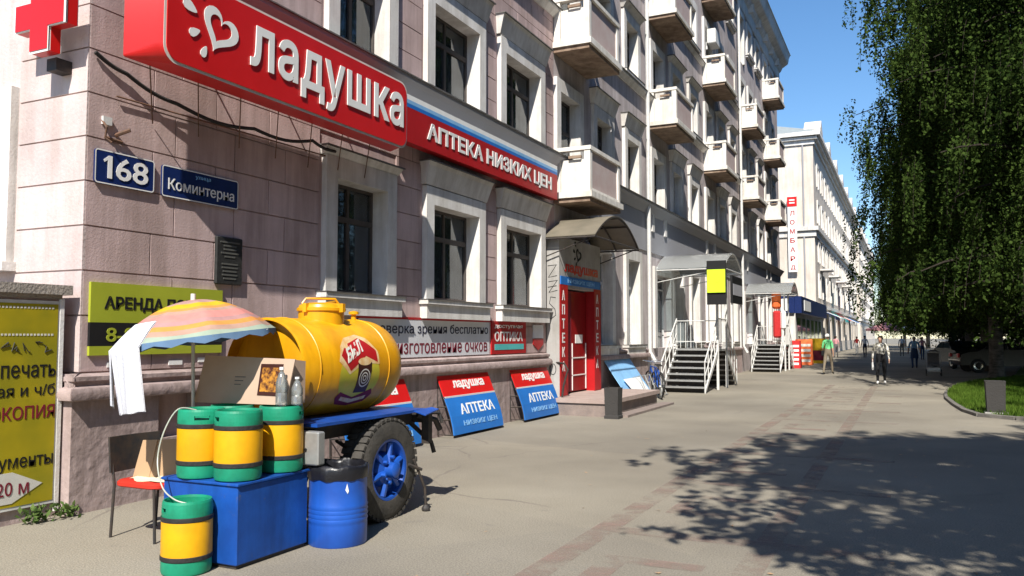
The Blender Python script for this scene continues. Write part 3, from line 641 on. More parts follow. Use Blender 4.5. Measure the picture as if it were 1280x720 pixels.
# basement window cover banners
def cover(y0, y1, label, grp='printed covers over the basement windows'):
    t = thing('basement_cover', label, 'cover', (XF+.2, (y0+y1)/2, 0), group=grp)
    prof = [(-7.0, 1.0), (-6.86, .66), (-6.79, .50), (-6.73, .34), (-6.69, .18), (-6.67, .05)]
    mb = MB(); mats = [0, 1, 1, 1, 1]
    for i in range(5):
        a, b = prof[i], prof[i+1]; mb.mi(mats[i]).rings([[(a[0], y0, a[1]), (a[0], y1, a[1]), (a[0]-.02, y1, a[1]), (a[0]-.02, y0, a[1])], [(b[0], y0, b[1]), (b[0], y1, b[1]), (b[0]-.02, y1, b[1]), (b[0]-.02, y0, b[1])]], i == 0, i == 4)
    mb.build('printed_sheet', ['red', 'sblue'], t, smooth=True, angle=20)
    d = Vector((.14, 0, -.34)).normalized(); n = Vector((.34, 0, .14)).normalized()
    L = y1-y0; O = Vector((-7.0, y0, 1.0))+n*.003
    letter('ладушка', O+Y3*(L*.22)+d*.27, Y3, -d, L*.62, .17, 'swhite', t, bold=.03, spacing=.95, depth=.003)
    MB().box(-6.875, -6.852, y0, y1, .632, .668).build('stripe', 'swhite', t)
    def fn(h0):
        def g(a, b, c):
            z = h0+b; x = np.interp(z, [p[1] for p in prof[::-1]], [p[0] for p in prof[::-1]]); return (x+.004+c, y0+L*.2+a, z)
        return g
    letter('АПТЕКА', (0, 0, 0), Y3, Z3, L*.68, .17, 'swhite', t, bold=.02, fn=fn(.36), depth=.003)
    letter('НИЗКИХ ЦЕН', (0, 0, 0), Y3, Z3, L*.68, .10, 'slb', t, bold=.02, fn=fn(.16), depth=.003)
    fr = MB()
    for y in (y0+.02, y1-.04):
        fr.tube([(-7.02, y, .95), (-7.0, y, .05), (-6.7, y, .05)], .012, 5); fr.tube([(-7.0, y, .5), (-6.8, y, .5)], .012, 5); fr.tube([(-7.0, y, .28), (-6.74, y, .3)], .012, 5)
        fr.tube([(p[0]-.035, y, p[1]) for p in prof], .012, 5)
    fr.build('frame', 'dsteel', t)
cover(11.75, 13.55, 'red and blue pharmacy basement cover nearest the yellow tank, left of the pair')
cover(14.5, 16.3, 'red and blue pharmacy basement cover beside the porch step')
cover(8.95, 10.75, 'red topped basement cover almost hidden behind the yellow tank')

# ------------------------------------------------------------------ red cross
t = thing('red_cross_sign', 'red pharmacy cross with white edges standing off the sunlit end wall', 'sign', (-7.4, YC, 4.3))
cx, cz, r, a = -7.41, 4.73, .36, .13
cr = [(-a, -r), (a, -r), (a, -a), (r, -a), (r, a), (a, a), (a, r), (-a, r), (-a, a), (-r, a), (-r, -a), (-a, -a)]
MB().prism([(x*1.04, z*1.04) for x, z in cr], (cx, 5.0, cz), X3, Z3, .004).prism(cr, (cx, 5.02, cz), X3, Z3, .12).build('cross_edge', 'swhite', t)
mb = MB(); mb.prism([(x*.97, z*.97) for x, z in cr], (cx, 4.992, cz), X3, Z3, .006); mb.prism([(x*1.012, z*1.012) for x, z in cr], (cx, 5.03, cz), X3, Z3, .10); mb.build('cross_body', 'red', t)
MB().box(cx-.06, cx+.08, 5.13, YC, 4.22, 4.34).box(cx-.04, cx+.04, 5.13, YC, 4.8, 4.86).split('bracket', 'dsteel', t)

# ------------------------------------------------------------------ poster shed left of the corner
xs = -7.13
sh = thing('entrance_shed', 'low pink plastered basement shed at the building corner carrying a yellow poster', 'shed', (xs-.7, 3.5, 0))
MB().box(xs-1.5, xs-.02, 1.2, 5.14, 0, 2.0).build('wall', 'plinth', sh)
mb = MB().box(xs-1.55, xs+.05, 1.1, 5.20, 2.04, 2.13); mb.box(xs-1.52, xs+.0, 1.15, 5.13, 2.0, 2.04); mb.build('cap_slab', 'conc', sh)
mb = MB(); mb.box(xs-.01, xs+.012, 5.105, 5.145, .05, 2.0).build('corner_post', 'white', sh)
ps = thing('poster_board', 'large yellow advertising poster with arrow reading 20 м on the shed', 'poster', (xs, 4.2, .12))
MB().box(xs-.02, xs+.006, 2.9, 5.10, .13, 1.98).build('frame', 'wmetal', ps)
MB().box(xs+.006, xs+.010, 2.93, 5.085, .16, 1.95).build('print', 'yposter', ps)
mb = MB()
for k in range(62):
    y = 2.98+k*.0335
    for z in (1.905, 1.66): mb.box(xs+.010, xs+.013, y, y+.018, z, z+.018)
mb.build('dotted_border', 'posterw', ps, kind='stuff')
q = xs+.011
for s, y0, z0, w, h, m_, b_ in (('печать', 4.52, 1.285, .51, .115, 'black', .004), ('цветная и ч/б', 4.08, 1.10, .95, .125, 'black', .002), ('ксерокопия', 4.06, .915, .97, .12, 'maroon', .006), ('документы', 4.28, .46, .75, .125, 'black', .004)):
    letter(s if s != 'ксерокопия' else 'КСЕРОКОПИЯ', (q, y0+.045, z0), Y3, Z3, w, h, m_, ps, bold=b_, depth=.003)
mb = MB().prism([(0, 0), (1.7, 0), (1.98, .14), (1.7, .27), (0, .27)], (q+.003, 3.0, .19), Y3, Z3, .005); mb.build('arrow', 'posterw', ps)
letter('п. 20 м', (q+.005, 4.40, .26), Y3, Z3, .45, .12, 'maroon', ps, depth=.002)
MB().prism(rrect(.3, .16, .03, 3), (q, 3.9, 1.74), Y3, Z3, .004).build('print_patch', 'orange', ps)
mb = MB(); random.seed(5)
for L_ in range(5):
    y = 4.55+L_*.1; pts = [(q+.004, y+random.uniform(0, .09), 1.5+random.uniform(0, .11)) for _ in range(5)]; mb.tube(pts, .004, 4)
mb.build('scribble', 'plaque', ps)

# ------------------------------------------------------------------ porch with portal, canopy
M['portal'] = mat('portal_panel', (.46, .45, .44), .9, (.38, .37, .36), 3, streak=.15); M['porchd'] = mat('porch_stone', (.27, .215, .19), .85, (.20, .16, .145), 4, bump=.4)
po = thing('pharmacy_entrance', 'pharmacy entrance portal with red door frame, graffiti side and heart sign', 'entrance', (-6.9, 17.9, 0))
MB().box(XW, -5.56, 16.2, 19.75, 0, .27).build('platform', 'porchd', po)
mb = MB().box(XW, -5.5, 16.16, 19.8, .271, .36); mb.build('top_slab', 'step', po)
MB().box(-5.499, -5.2, 16.3, 20.0, 0, .05).build('step', 'porchd', po)
xp = -6.8
mb = MB().box(XF, xp, 16.54, 16.80, .36, 2.74).box(XF, xp, 18.95, 19.2, .36, 2.74).box(XF, xp, 16.54, 19.2, 2.741, 3.85); mb.split('casing', 'portal', po)
mb = MB().box(xp, xp+.02, 16.60, 19.16, 2.80, 2.98); mb.build('blue_band', 'sblue', po)
letter('НИЗКИХ ЦЕН', (xp+.021, 17.0, 2.83), Y3, Z3, 1.7, .11, 'slb', po, bold=.02)
heart((xp+.002, 17.35, 3.28), Y3, Z3, .55, 'black', po)
letter('ладушка', (xp+.002, 16.85, 3.03), Y3, Z3, 2.15, .24, 'red', po, bold=.03, depth=.006)
mb = MB().box(xp, xp+.02, 16.56, 17.0, .37, 2.79).box(xp, xp+.02, 18.72, 19.16, .37, 2.79); mb.split('red_panel', 'redd', po)
for y in (16.66, 18.83):
    for k, ch in enumerate('АПТЕКА'): letter(ch, (xp+.021, y, 2.45-k*.31), Y3, Z3, .15, .22, 'swhite', po, bold=.02)
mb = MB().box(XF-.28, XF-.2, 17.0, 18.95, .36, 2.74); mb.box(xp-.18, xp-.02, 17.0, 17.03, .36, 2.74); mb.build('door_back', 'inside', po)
MB().box(xp-.26, xp-.001, 18.78, 18.949, .36, 2.74).build('door_jamb', 'redd', po)
MB().box(xp-.24, xp-.19, 17.03, 17.72, .40, 2.7).build('door_leaf', 'maroon', po)
dr = MB().box(xp-.25, xp-.20, 17.75, 18.7, .40, 2.7).build('door', mat('door_red', (.30, .008, .01), .4, (.24, .007, .008), 4), po)
MB().box(xp-.20, xp-.19, 18.0, 18.45, 1.5, 1.7).build('door_notice', 'swhite', dr)
mb = MB()
for z in (.75, 1.15): mb.box(xp-.20, xp-.185, 17.78, 18.68, z, z+.025)
for y in (17.78, 18.66): mb.box(xp-.20, xp-.184, y, y+.025, .42, 1.5)
mb.build('door_trim', 'swhite', dr)
g_ = MB(); random.seed(11)
def gline(pts): g_.tube([(x_, 16.537, z_) for x_, z_ in pts], .008, 4)
gline([(-7.07, 3.2), (-6.86, 3.22), (-7.05, 2.95), (-6.85, 2.98)]); gline([(-7.05, 2.85), (-6.84, 2.88), (-7.04, 2.62), (-6.84, 2.66)]); gline([(-7.06, 2.73), (-6.86, 2.76)])
gline([(-6.88, 2.5), (-7.0, 2.52), (-7.03, 2.38), (-6.9, 2.25), (-6.88, 2.12), (-7.0, 2.03), (-7.05, 2.1)]); gline([(-6.95+.07*math.cos(k*.6), .95+.12*math.sin(k*.6)) for k in range(12)])
g_.build('graffiti', 'plaque', po, kind='stuff')
def barrel_canopy(y0, y1, x0, x1, ze, rise, sheet_m, frame_m, parent, n=14, posts=None):
    pts = [(y0+(y1-y0)*k/n, ze+rise*math.sin(PI*k/n)**.9) for k in range(n+1)]
    mb = MB(); mb.rings([[(x0, y, z) for y, z in pts], [(x1, y, z) for y, z in pts], [(x1, y, z+.012) for y, z in pts], [(x0, y, z+.012) for y, z in pts]], closed=False)
    c = mb.build('canopy_sheet', sheet_m, parent, smooth=True)
    f = MB()
    for x in (x0+.02, (x0+x1)/2, x1-.02): f.tube([(x, y, z-.025) for y, z in pts], .022, 6)
    for k in (0, n//4, n//2, 3*n//4, n): f.tube([(x0, pts[k][0], pts[k][1]-.03), (x1, pts[k][0], pts[k][1]-.03)], .02, 6)
    for x in (x0+.02, x1-.02): f.tube([(x, y0, ze-.02), (x, y1, ze-.02)], .02, 6)
    f.tube([(x0, y0+.1, ze-.4), (x1-.1, y0+.1, ze-.04)], .014, 5); f.tube([(x0, y1-.1, ze-.4), (x1-.1, y1-.1, ze-.04)], .014, 5)
    f.build('canopy_frame', frame_m, parent)
barrel_canopy(16.35, 19.5, XF+.03, -5.9, 3.80, .58, 'canopy', 'dsteel', po)
t = thing('litter_bin', 'dark concrete litter urn standing at the corner of the pharmacy porch', 'litter bin', (-5.42, 16.05, 0))
def urn(t, x, y, w, h):
    rs = [[(x-a, y-a, z), (x+a, y-a, z), (x+a, y+a, z), (x-a, y+a, z)] for a, z in ((w*.50, 0), (w*.50, .06), (w*.44, .07), (w*.46, h*.5), (w*.49, h-.04), (w*.5, h), (w*.42, h), (w*.38, h-.1))]
    MB().rings(rs, True, True).build('body', 'urn', t)
urn(t, -5.42, 16.05, .30, .62); MB().box(-5.53, -5.31, 15.94, 16.16, .50, .53).build('rubbish', 'card', t)
tag(MB().tube([(XF+.1, 16.62, 1.1), (XF+.45, 16.45, 1.08), (XF+.55, 16.4, .95), (XF+.45, 16.4, .6), (XF+.42, 16.4, .36)], .022, 7).build('handrail', 'dsteel', smooth=True), 'short bent dark handrail between basement cover and pharmacy portal', 'handrail')
# leaning blue banner and bicycle beyond the porch
t = thing('leaning_banner', 'pale blue printed board leaning on the wall beyond the pharmacy porch', 'board', (-6.8, 21, 0))
mb = MB(); mb.rings([[(-6.3, 20.0, .05), (-6.3, 22.1, .05), (-6.33, 22.1, .05), (-6.33, 20.0, .05)], [(-6.98, 20.0, 1.05), (-6.98, 22.1, 1.05), (-7.0, 22.1, 1.03), (-7.0, 20.0, 1.03)]], True, True); mb.build('board', 'slb', t)
mb = MB(); mb.rings([[(-6.31, 20.6, .10), (-6.31, 21.9, .10), (-6.315, 21.9, .095), (-6.315, 20.6, .095)], [(-6.6, 20.3, .55), (-6.6, 21.7, .55), (-6.605, 21.7, .545), (-6.605, 20.3, .545)]], True, True)
mb.v = [(v[0]+.02, v[1], v[2]+.02) for v in mb.v]; mb.build('print', 'swhite', t)
def bicycle(x, y, rz, label):
    t = thing('bicycle', label, 'bicycle', (x, y, 0), rz, local=True)
    for wy in (-.52, .52):
        w = MB(); ring = []
        w.tube([(0, wy+.33*math.cos(a), .34+.33*math.sin(a)) for a in [2*PI*k/24 for k in range(25)]], .02, 6)
        wo = w.build('wheel', 'rubber', t, raw=True, smooth=True)
        s = MB()
        for k in range(10): a = 2*PI*k/10; s.tube([(0, wy, .34), (0, wy+.31*math.cos(a), .34+.31*math.sin(a))], .004, 4)
        s.lathe([(.03, -.04), (.03, .04)], (0, wy, .34), 'x', 8); s.build('spokes', 'steel', wo, raw=True)
    f = MB(); A = (0, -.52, .34); Bb = (0, -.1, .3); S = (0, -.22, .78); H = (0, .34, .82); F = (0, .52, .34)
    for p, r_ in (((A, Bb), .012), ((A, S), .012), ((Bb, S), .016), ((Bb, H), .018), ((S, H), .016), ((H, F), .014)): f.tube(p, r_, 6)
    f.build('frame', 'blue', t, raw=True)
    MB().tube([(-.26, .24, .98), (-.22, .34, .98), (0, .36, .95), (.22, .34, .98), (.26, .24, .98)], .013, 6).tube([(0, .36, .95), H], .013, 6).build('handlebar', 'chrome', t, raw=True)
    MB().rings([[(-.03, -.1, .86), (.03, -.1, .86), (.03, -.1, .89), (-.03, -.1, .89)], [(-.08, -.34, .86), (.08, -.34, .86), (.08, -.34, .90), (-.08, -.34, .90)]], True, True).tube([S, (0, -.25, .87)], .012, 6).build('saddle', 'rubber', t, raw=True)
    MB().lathe([(.09, -.01), (.09, .01)], (0.04, -.1, .3), 'x', 12).tube([(.05, -.1, .3), (.1, -.02, .18)], .01, 5).tube([(-.03, -.1, .3), (-.1, -.18, .42)], .01, 5).build('crank', 'steel', t, raw=True)
bicycle(-6.15, 21.9, .45, 'blue bicycle parked between the porch and the metal stairs, nearer one')
bicycle(-6.45, 22.7, .6, 'blue bicycle leaning close to the wall, the farther one')

t = thing('bicycle_rack', 'low steel bicycle rack between the porch and the metal stairs', 'rack', (-6.4, 22.4, 0))
m = MB()
for k in range(5): m.tube([(-6.7, 21.3+k*.45, .0), (-6.7, 21.3+k*.45, .55), (-6.45, 21.3+k*.45, .62), (-6.2, 21.3+k*.45, .0)], .014, 6)
m.tube([(-6.7, 21.2, .05), (-6.7, 23.2, .05)], .016, 6).tube([(-6.2, 21.2, .03), (-6.2, 23.2, .03)], .016, 6).build('hoops', 'steel', t, smooth=True)
# ------------------------------------------------------------------ metal stair entrances
def stair_entrance(y0, name_label, sg_lab, top=1.27, L1=1.85, mid=1.4, L2=1.7, poly='poly', fm='wmetal', dark=False):
    x0, x1 = -6.68, -5.35
    t = thing('stair_entrance', name_label, 'stairs', ((x0+x1)/2, y0, 0))
    n = 7
    for sgn, ya, L in ((1, y0, L1), (-1, y0+L1+mid+L2, L2)):
        for k in range(n):
            y = ya+sgn*L*k/n; z = top*(k+1)/(n)
            MB().box(x0+.05, x1-.05, y+sgn*L/n*.9-.008, y+sgn*L/n*.9+.008, z-.0-.0-.17, z-.05).build('gap_shade', 'dsteel', t)  # dark plate filling the tread gap, stands in for the shade under the stair
            MB().box(x0+.04, x1-.04, min(y, y+sgn*L/n*1.02), max(y, y+sgn*L/n*1.02), z-.045, z).build('tread', 'steel', t)
        s = MB()
        for x in (x0, x1-.04): s.rings([[(x, ya, -.02+.12), (x+.04, ya, .10), (x+.04, ya, .0), (x, ya, .0)], [(x, ya+sgn*L, top+.02), (x+.04, ya+sgn*L, top+.02), (x+.04, ya+sgn*L, top-.18), (x, ya+sgn*L, top-.18)]], True, True)
        s.split('stringer', fm, t)
        r = MB()
        for x in (x0+.02, x1-.02):
            r.tube([(x, ya, .9), (x, ya+sgn*L, top+.95)], .022, 6); r.tube([(x, ya, .5), (x, ya+sgn*L, top+.5)], .014, 6)
            for k in range(5): y = ya+sgn*L*k/4; z = top*k/4; r.tube([(x, y, z), (x, y, z+.92)], .018, 6)
        r.build('railing', fm, t)
    ya, yb = y0+L1, y0+L1+mid
    MB().box(XF+.02, x1, ya, yb, top-.07, top-.001).build('landing', 'steel', t)
    r = MB()
    r.tube([(x1-.02, ya, top+.95), (x1-.02, yb, top+.95)], .022, 6)
    for k in range(9): y = ya+(yb-ya)*k/8; r.tube([(x1-.02, y, top), (x1-.02, y, top+.95)], .012, 5)
    r.build('railing', fm, t)
    p = MB()
    for (x, y) in ((x1-.02, ya), (x1-.02, yb), (x0+.02, ya), (x0+.02, yb)): p.box(x-.035, x+.035, y-.035, y+.035, 0, 3.75 if x > -6 else top)
    p.split('post', fm, t)
    barrel_canopy(ya-.9, yb+.7, XF+.03, -4.95, 3.75, .55, poly, fm, t)
    c = MB()
    for z in (1.5, 2.15): c.tube([(x0, ya-.1, z), (x1, ya-.1, z)], .015, 5)
    for k in range(6): x = x0+(x1-x0)*.62*k/5; c.tube([(x, ya-.1, 1.3), (x, ya-.1, 2.1)], .010, 5)
    c.build('guard_rail', fm, t)
    return t
se = stair_entrance(24.2, 'white metal double stair to a shop door under a clear barrel canopy, nearer one', '')
se2 = stair_entrance(39.9, 'white metal stair with flat pale canopy farther up the street', '')
t = thing('hanging_sign', 'bright yellow green panel hung between the posts of the nearer metal stair', 'sign', (-5.2, 25.0, 2.95))
MB().box(-5.44, -4.90, 24.98, 25.02, 2.98, 3.68).build('panel', 'lime2', t)
MB().box(-5.46, -4.88, 25.03, 25.07, 2.62, 3.95).build('backing', 'black', t)
t = thing('shop_fascia', 'black shop fascia sign beside the lime panel above the metal stair', 'sign', (-5.0, 26.5, 2.6))
MB().box(-4.93, -4.86, 25.9, 27.6, 2.7, 3.55).build('panel', 'black', t); MB().box(-4.859, -4.85, 26.0, 27.5, 2.95, 3.3).build('print', 'grey', t)
MB().box(-4.92, -4.88, 25.95, 26.0, 1.3, 2.7).box(-4.92, -4.88, 27.4, 27.45, 1.3, 2.7).build('post', 'wmetal', t)
t = thing('goods_display', 'orange and red goods hung beside the farther metal stair', 'display', (-5.6, 41, 1.2))
MB().bbox(-5.9, -5.5, 41.2, 41.7, 3.0, 3.9, .1).build('orange_bag', 'orange', t); MB().bbox(-5.85, -5.5, 41.2, 41.6, 1.6, 2.9, .08).build('red_cloth', 'c_red', t); MB().bbox(-5.5, -5.25, 41.2, 41.5, 2.0, 2.9, .08).build('white_cloth', 'c_white', t)
MB().tube([(-5.7, 41.4, 1.25), (-5.7, 41.4, 4.0)], .02).build('pole', 'steel', t)

# ------------------------------------------------------------------ pavement boards beyond
def aboard(x, y, w, h, m, label, stripes=None, name='pavement_board', d=.35):
    t = thing(name, label, 'board', (x, y, 0))
    for s in (-1, 1):
        b = MB(); b.rings([[(x-w/2, y+s*d, 0), (x+w/2, y+s*d, 0), (x+w/2, y+s*d+.03, 0), (x-w/2, y+s*d+.03, 0)], [(x-w/2, y+s*.02, h), (x+w/2, y+s*.02, h), (x+w/2, y+s*.02+.03, h), (x-w/2, y+s*.02+.03, h)]], True, True); b.build('panel', m, t)
    if stripes:
        b = MB(); n = stripes[1]
        for k in range(n):
            z = h*(.12+.8*k/n); yy_ = y-d+(d-.02)*z/h-.012; hh = h*.8/n*.5; y2 = y-d+(d-.02)*(z+hh)/h-.012
            b.add([(x-w*.4, yy_, z), (x+w*.4, yy_, z), (x+w*.4, y2, z+hh), (x-w*.4, y2, z+hh), (x-w*.4, yy_+.01, z), (x+w*.4, yy_+.01, z), (x+w*.4, y2+.01, z+hh), (x-w*.4, y2+.01, z+hh)], [(0, 1, 2, 3), (7, 6, 5, 4), (0, 4, 5, 1), (3, 2, 6, 7), (0, 3, 7, 4), (1, 5, 6, 2)])
        b.build('print', stripes[0], t)
    return t
aboard(-5.55, 46, .85, 1.45, 'c_red', 'red and white striped pavement board beside the farther metal stair', ('swhite', 5))
aboard(-5.55, 51.4, .95, 1.5, 'orange', 'orange pavement board with pale lettering next to the yellow one', ('poster' if 0 else 'posterw', 4))
aboard(-5.15, 54.9, 1.0, 1.55, 'ybox', 'yellow pavement board nearest the man in the green shirt', ('maroon', 1))

# ------------------------------------------------------------------ second and third building
def far_building(y0, y1, label, z1=19.2, mid=10.9, bays=14, xw=16, tint='b2', dorm=True):
    t = thing('apartment_building', label, 'building', (XF, y0, 0))
    ops = []; pitch = (y1-y0-3)/bays
    for k in range(bays):
        y = y0+2.2+k*pitch
        for (c, d) in ((1.2, 3.4), (5.2, 7.0), (8.4, 10.0), (11.9, 13.6), (15.2, 16.9)): ops.append((y, y+1.3, c, d))
    m = MB(); wall_open(m, y0, y1, 0, z1, ops, lambda a, z, d: (XF-d, a, z), .3); m.box(XF-xw, XF-.001, y0-.3, y0-.001, 0, z1); m.box(XF-xw, XF-.31, y1, y1+.3, 0, z1); m.build('wall', tint, t)
    MB().box(XF-1.0, XF-.9, y0+.5, y1-.5, 0, z1-.5).build('room_walls', 'inside', t)
    wm = bpy.data.meshes.new('window'); b = window_mb(1.3, 1.0, 2); wm.from_pydata(b.v, [], b.f); wm.materials.append(M['framew']); pm = bpy.data.meshes.new('pane'); b = MB().box(-.004, .004, .04, 1.26, .04, .96); pm.from_pydata(b.v, [], b.f); pm.materials.append(M['glass'])
    for (a, bb, c, d) in ops:
        o = link('window', wm, t, Vector((XF-.2, a, c))-OFF[t.name]); o.scale = (1, 1, d-c); link('pane', pm, o)
    s = MB()
    for (a, bb, c, d) in ops:
        if c > 5: s.prism([(-.2, -.1), (0, -.1), (0, d-c), (bb-a, d-c), (bb-a, -.1), (bb-a+.2, -.1), (bb-a+.2, d-c+.3), (-.2, d-c+.3)], (XF+.12, a, c), Y3, Z3, .2)
    s.split('window_surround', 'white', t)
    def rib(z, d, h, name='string_course', m_='white'):
        MB().box(XF-.05, XF+d, y0-.3-d, y1+d, z, z+h).box(XF-xw, XF-.051, y0-.3-d, y0-.302, z, z+h).build(name, m_, t)
    rib(mid, .35, .35); rib(mid-.5, .15, .45); rib(4.3, .2, .3); rib(z1-.7, .15, .4); rib(z1, .65, .35, 'cornice'); rib(z1-.3, .4, .25, 'cornice')
    MB().add([(XF-xw, y0-.9, z1+.36), (XF+.6, y0-.9, z1+.36), (XF+.6, y1+.6, z1+.36), (XF-xw, y1+.6, z1+.36), (XF-8, y0+5, z1+3.4), (XF-8, y1-5, z1+3.4)], [(0, 1, 4), (1, 2, 5, 4), (2, 3, 5), (3, 0, 4, 5), (3, 2, 1, 0)]).build('roof', 'roof', t)
    if dorm:
        n = int((y1-y0)/9)
        for k in range(n):
            y = y0-.3+k*9.0
            g = MB(); g.prism([(0, 0), (2.2, 0), (2.2, .3), (1.1, 1.2), (0, .3)], (XF+.66, y, z1+.36), Y3, Z3, 1.4); g.build('gable', 'b2', t)
    return t
b2 = far_building(76, 140, 'white neighbouring block beyond the gap with a vertical red lettered sign', bays=16)
b3 = far_building(150, 215, 'farthest white block at the end of the facade row', z1=18.6, bays=14)
MB().tube([(-7.95, 75.62, 19), (-7.95, 75.62, .3)], .07, 6).build('downpipe', 'grey', b2)
t = thing('pawnshop_sign', 'tall narrow vertical sign reading ЛОМБАРД on the white end wall', 'sign', (-8.95, 75.6, 7.2))
MB().box(-9.25, -8.5, 75.2, 75.39, 7.3, 14.0).build('panel', 'swhite', t)
MB().box(-9.28, -8.47, 75.17, 75.2, 13.05, 13.9).build('emblem', 'red', t); MB().box(-9.1, -8.65, 75.14, 75.17, 13.3, 13.42).box(-9.1, -8.65, 75.14, 75.17, 13.55, 13.67).build('emblem_print', 'swhite', t)
for k, ch in enumerate('ЛОМБАРД'): letter(ch, (-9.08, 75.19, 12.25-k*.80), X3, Z3, .40, .42, 'redd', t, bold=.02)
# low shop range in the gap, with blue fascia and awnings
t = thing('shop_annex', 'low shop annex with blue fascia boards between the two blocks', 'shop', (-6.6, 60, 0))
MB().box(-9, -6.6, 56.5, 75.0, 0, 3.2).build('wall', 'white', t)
MB().box(-6.62, -6.2, 56.5, 75.0, 3.2, 4.3).box(-9, -6.62, 56.3, 75, 3.21, 4.3).build('fascia', 'plate', t)
MB().box(-6.2, -6.17, 58, 62, 3.4, 4.1).box(-8.3, -7.0, 56.26, 56.3, 3.35, 4.15).build('sign_print', 'swhite', t)
for k in range(6): MB().box(-6.62, -6.58, 57.4+k*2.9, 59.2+k*2.9, .5, 2.9).build('window', 'glass', t)
MB().box(-8.4, -7.5, 56.44, 56.49, .4, 2.8).build('door', 'inside', t)
for k, (yy_, mm) in enumerate(((78, 'plate'), (84, 'swhite'), (91, 'teal'), (99, 'c_red'), (108, 'swhite'), (118, 'sblue'))):
    a_ = thing('shop_awning', ['navy blue awning at the start of the white block', 'white awning second along the white block', 'green awning third along the white block', 'red awning fourth along the white block', 'white awning fifth along the white block', 'blue awning farthest along the white block'][k], 'awning', (XF+.5, yy_, 3.4), group='shop awnings on the white block')
    MB().rings([[(XF, yy_, 4.1), (XF, yy_+4, 4.1), (XF, yy_+4, 4.05), (XF, yy_, 4.05)], [(XF+1.4, yy_, 3.45), (XF+1.4, yy_+4, 3.45), (XF+1.4, yy_+4, 3.4), (XF+1.4, yy_, 3.4)]], True, True).build('canvas', mm, a_)
    MB().box(XF+1.38, XF+1.42, yy_, yy_+4, 3.15, 3.42).build('valance', 'swhite' if k % 2 else mm, a_)
# balconies with curved fronts on the white block
for k in range(6):
    y = 80+k*9.2
    bo = MB().box(XF, XF+1.0, y, y+2.6, 7.7, 7.85).build('balcony', 'white', b2)
    r = MB()
    for q_ in range(9): r.box(XF+.92, XF+.96, y+q_*.31, y+q_*.31+.05, 7.85, 8.8)
    r.box(XF+.90, XF+.98, y, y+2.6, 8.8, 8.88); r.build('balustrade', 'white', bo)

# ------------------------------------------------------------------ kvas tank trailer
tk = thing('kvas_tank_trailer', 'yellow barrel tank on a blue two wheeled trailer with a drink label', 'trailer', (-4.92, 6.3, 0))
cxk, czk, rk = -4.92, 1.375, .44
CZ = czk
prof = [(rk*.97, 5.40), (rk, 5.42), (rk, 6.72), (rk*.985, 6.80), (rk*.93, 6.88), (rk*.80, 6.95), (rk*.55, 7.0), (rk*.25, 7.025), (.001, 7.03)]
tank = MB().lathe([(.001, 5.50), (rk*.6, 5.46), (rk*.93, 5.50), (rk*.95, 5.40)]+prof[0:], (cxk, 0, czk), 'y', 56, False).build('tank', 'yellow', tk, smooth=True, angle=50)
s = MB()
for y in (5.60, 6.62): s.lathe([(rk+.001, y), (rk+.007, y+.004), (rk+.007, y+.014), (rk+.001, y+.018)], (cxk, 0, czk), 'y', 56, False)
s.build('weld_seam', 'yellow', tank, smooth=True)
zt = czk+rk
h = MB().lathe([(.21, -.05), (.21, .07), (.225, .075), (.225, .10), (.21, .105), (.20, .13), (.12, .15), (.0, .155)], (cxk, 6.15, zt), 'z', 32, False).build('hatch', 'yellow', tk, smooth=True)
hh = MB()
for a in (0, 1.6, 3.1, 4.7): hh.box(cxk+.20*math.cos(a)-.02, cxk+.24*math.cos(a)+.02, 6.15+.22*math.sin(a)-.02, 6.15+.22*math.sin(a)+.02, zt+.06, zt+.14)
hh.tube([(cxk-.12, 6.02, zt+.14), (cxk-.1, 6.05, zt+.19), (cxk+.08, 6.25, zt+.19), (cxk+.1, 6.28, zt+.14)], .011, 6); hh.tube([(cxk, 5.92, zt+.1), (cxk-.02, 6.38, zt+.17), (cxk, 6.42, zt+.09)], .014, 6)
hh.build('clamp', 'yellow', h, smooth=True)
MB().lathe([(.025, -.03), (.025, .05), (.05, .055), (.05, .08), (.0, .09)], (cxk+.02, 6.62, zt), 'z', 16).build('vent', 'yellow', tk, smooth=True)
# label wrapped on the cylinder
def onT(y0, s0, off_=.003):
    def g(a, b, c):
        th = (s0+b)/rk; r = rk+off_+c; return (cxk+r*math.cos(th), y0+a, CZ+r*math.sin(th))
    return g
def decal(poly, y0, s0, o_, m, name):
    g = onT(y0, s0, o_); cx_ = sum(p[0] for p in poly)/len(poly); cy_ = sum(p[1] for p in poly)/len(poly); mb = MB(); n = len(poly); R = 6
    rs = [[g(cx_+(p[0]-cx_)*k/R, cy_+(p[1]-cy_)*k/R, 0) for p in poly] for k in range(1, R+1)]
    mb.rings(rs, True, False); return mb.build(name, m, tank, smooth=True)
def dens(p, k=4): return [(p[i][0]+(p[(i+1) % len(p)][0]-p[i][0])*j/k, p[i][1]+(p[(i+1) % len(p)][1]-p[i][1])*j/k) for i in range(len(p)) for j in range(k)]
M['lab1'] = mat('label_cream', (.75, .60, .36), .4, (.62, .35, .12), 12); M['lab2'] = mat('label_green_gold', (.50, .50, .03), .4, (.62, .48, .05), 8); M['lab3'] = mat('label_brown', (.05, .015, .01), .4)
ly, ls = 5.86, -.32
decal([(.31+.30*math.cos(a), .24+.27*math.sin(a)) for a in [2*PI*k/40 for k in range(40)]], ly, ls, .002, 'lab2', 'label_ground')
decal(dens([(.0, .38), (.06, .52), (.15, .60), (.35, .64), (.48, .60), (.60, .46), (.60, .34), (.36, .36), (.15, .26)]), ly, ls, .003, 'lab1', 'label_ribbon_edge')
decal(dens([(.04, .43), (.10, .50), (.16, .48), (.17, .54), (.36, .60), (.44, .56), (.57, .47), (.57, .36), (.40, .42), (.16, .29)]), ly, ls, .004, 'redd', 'label_ribbon')
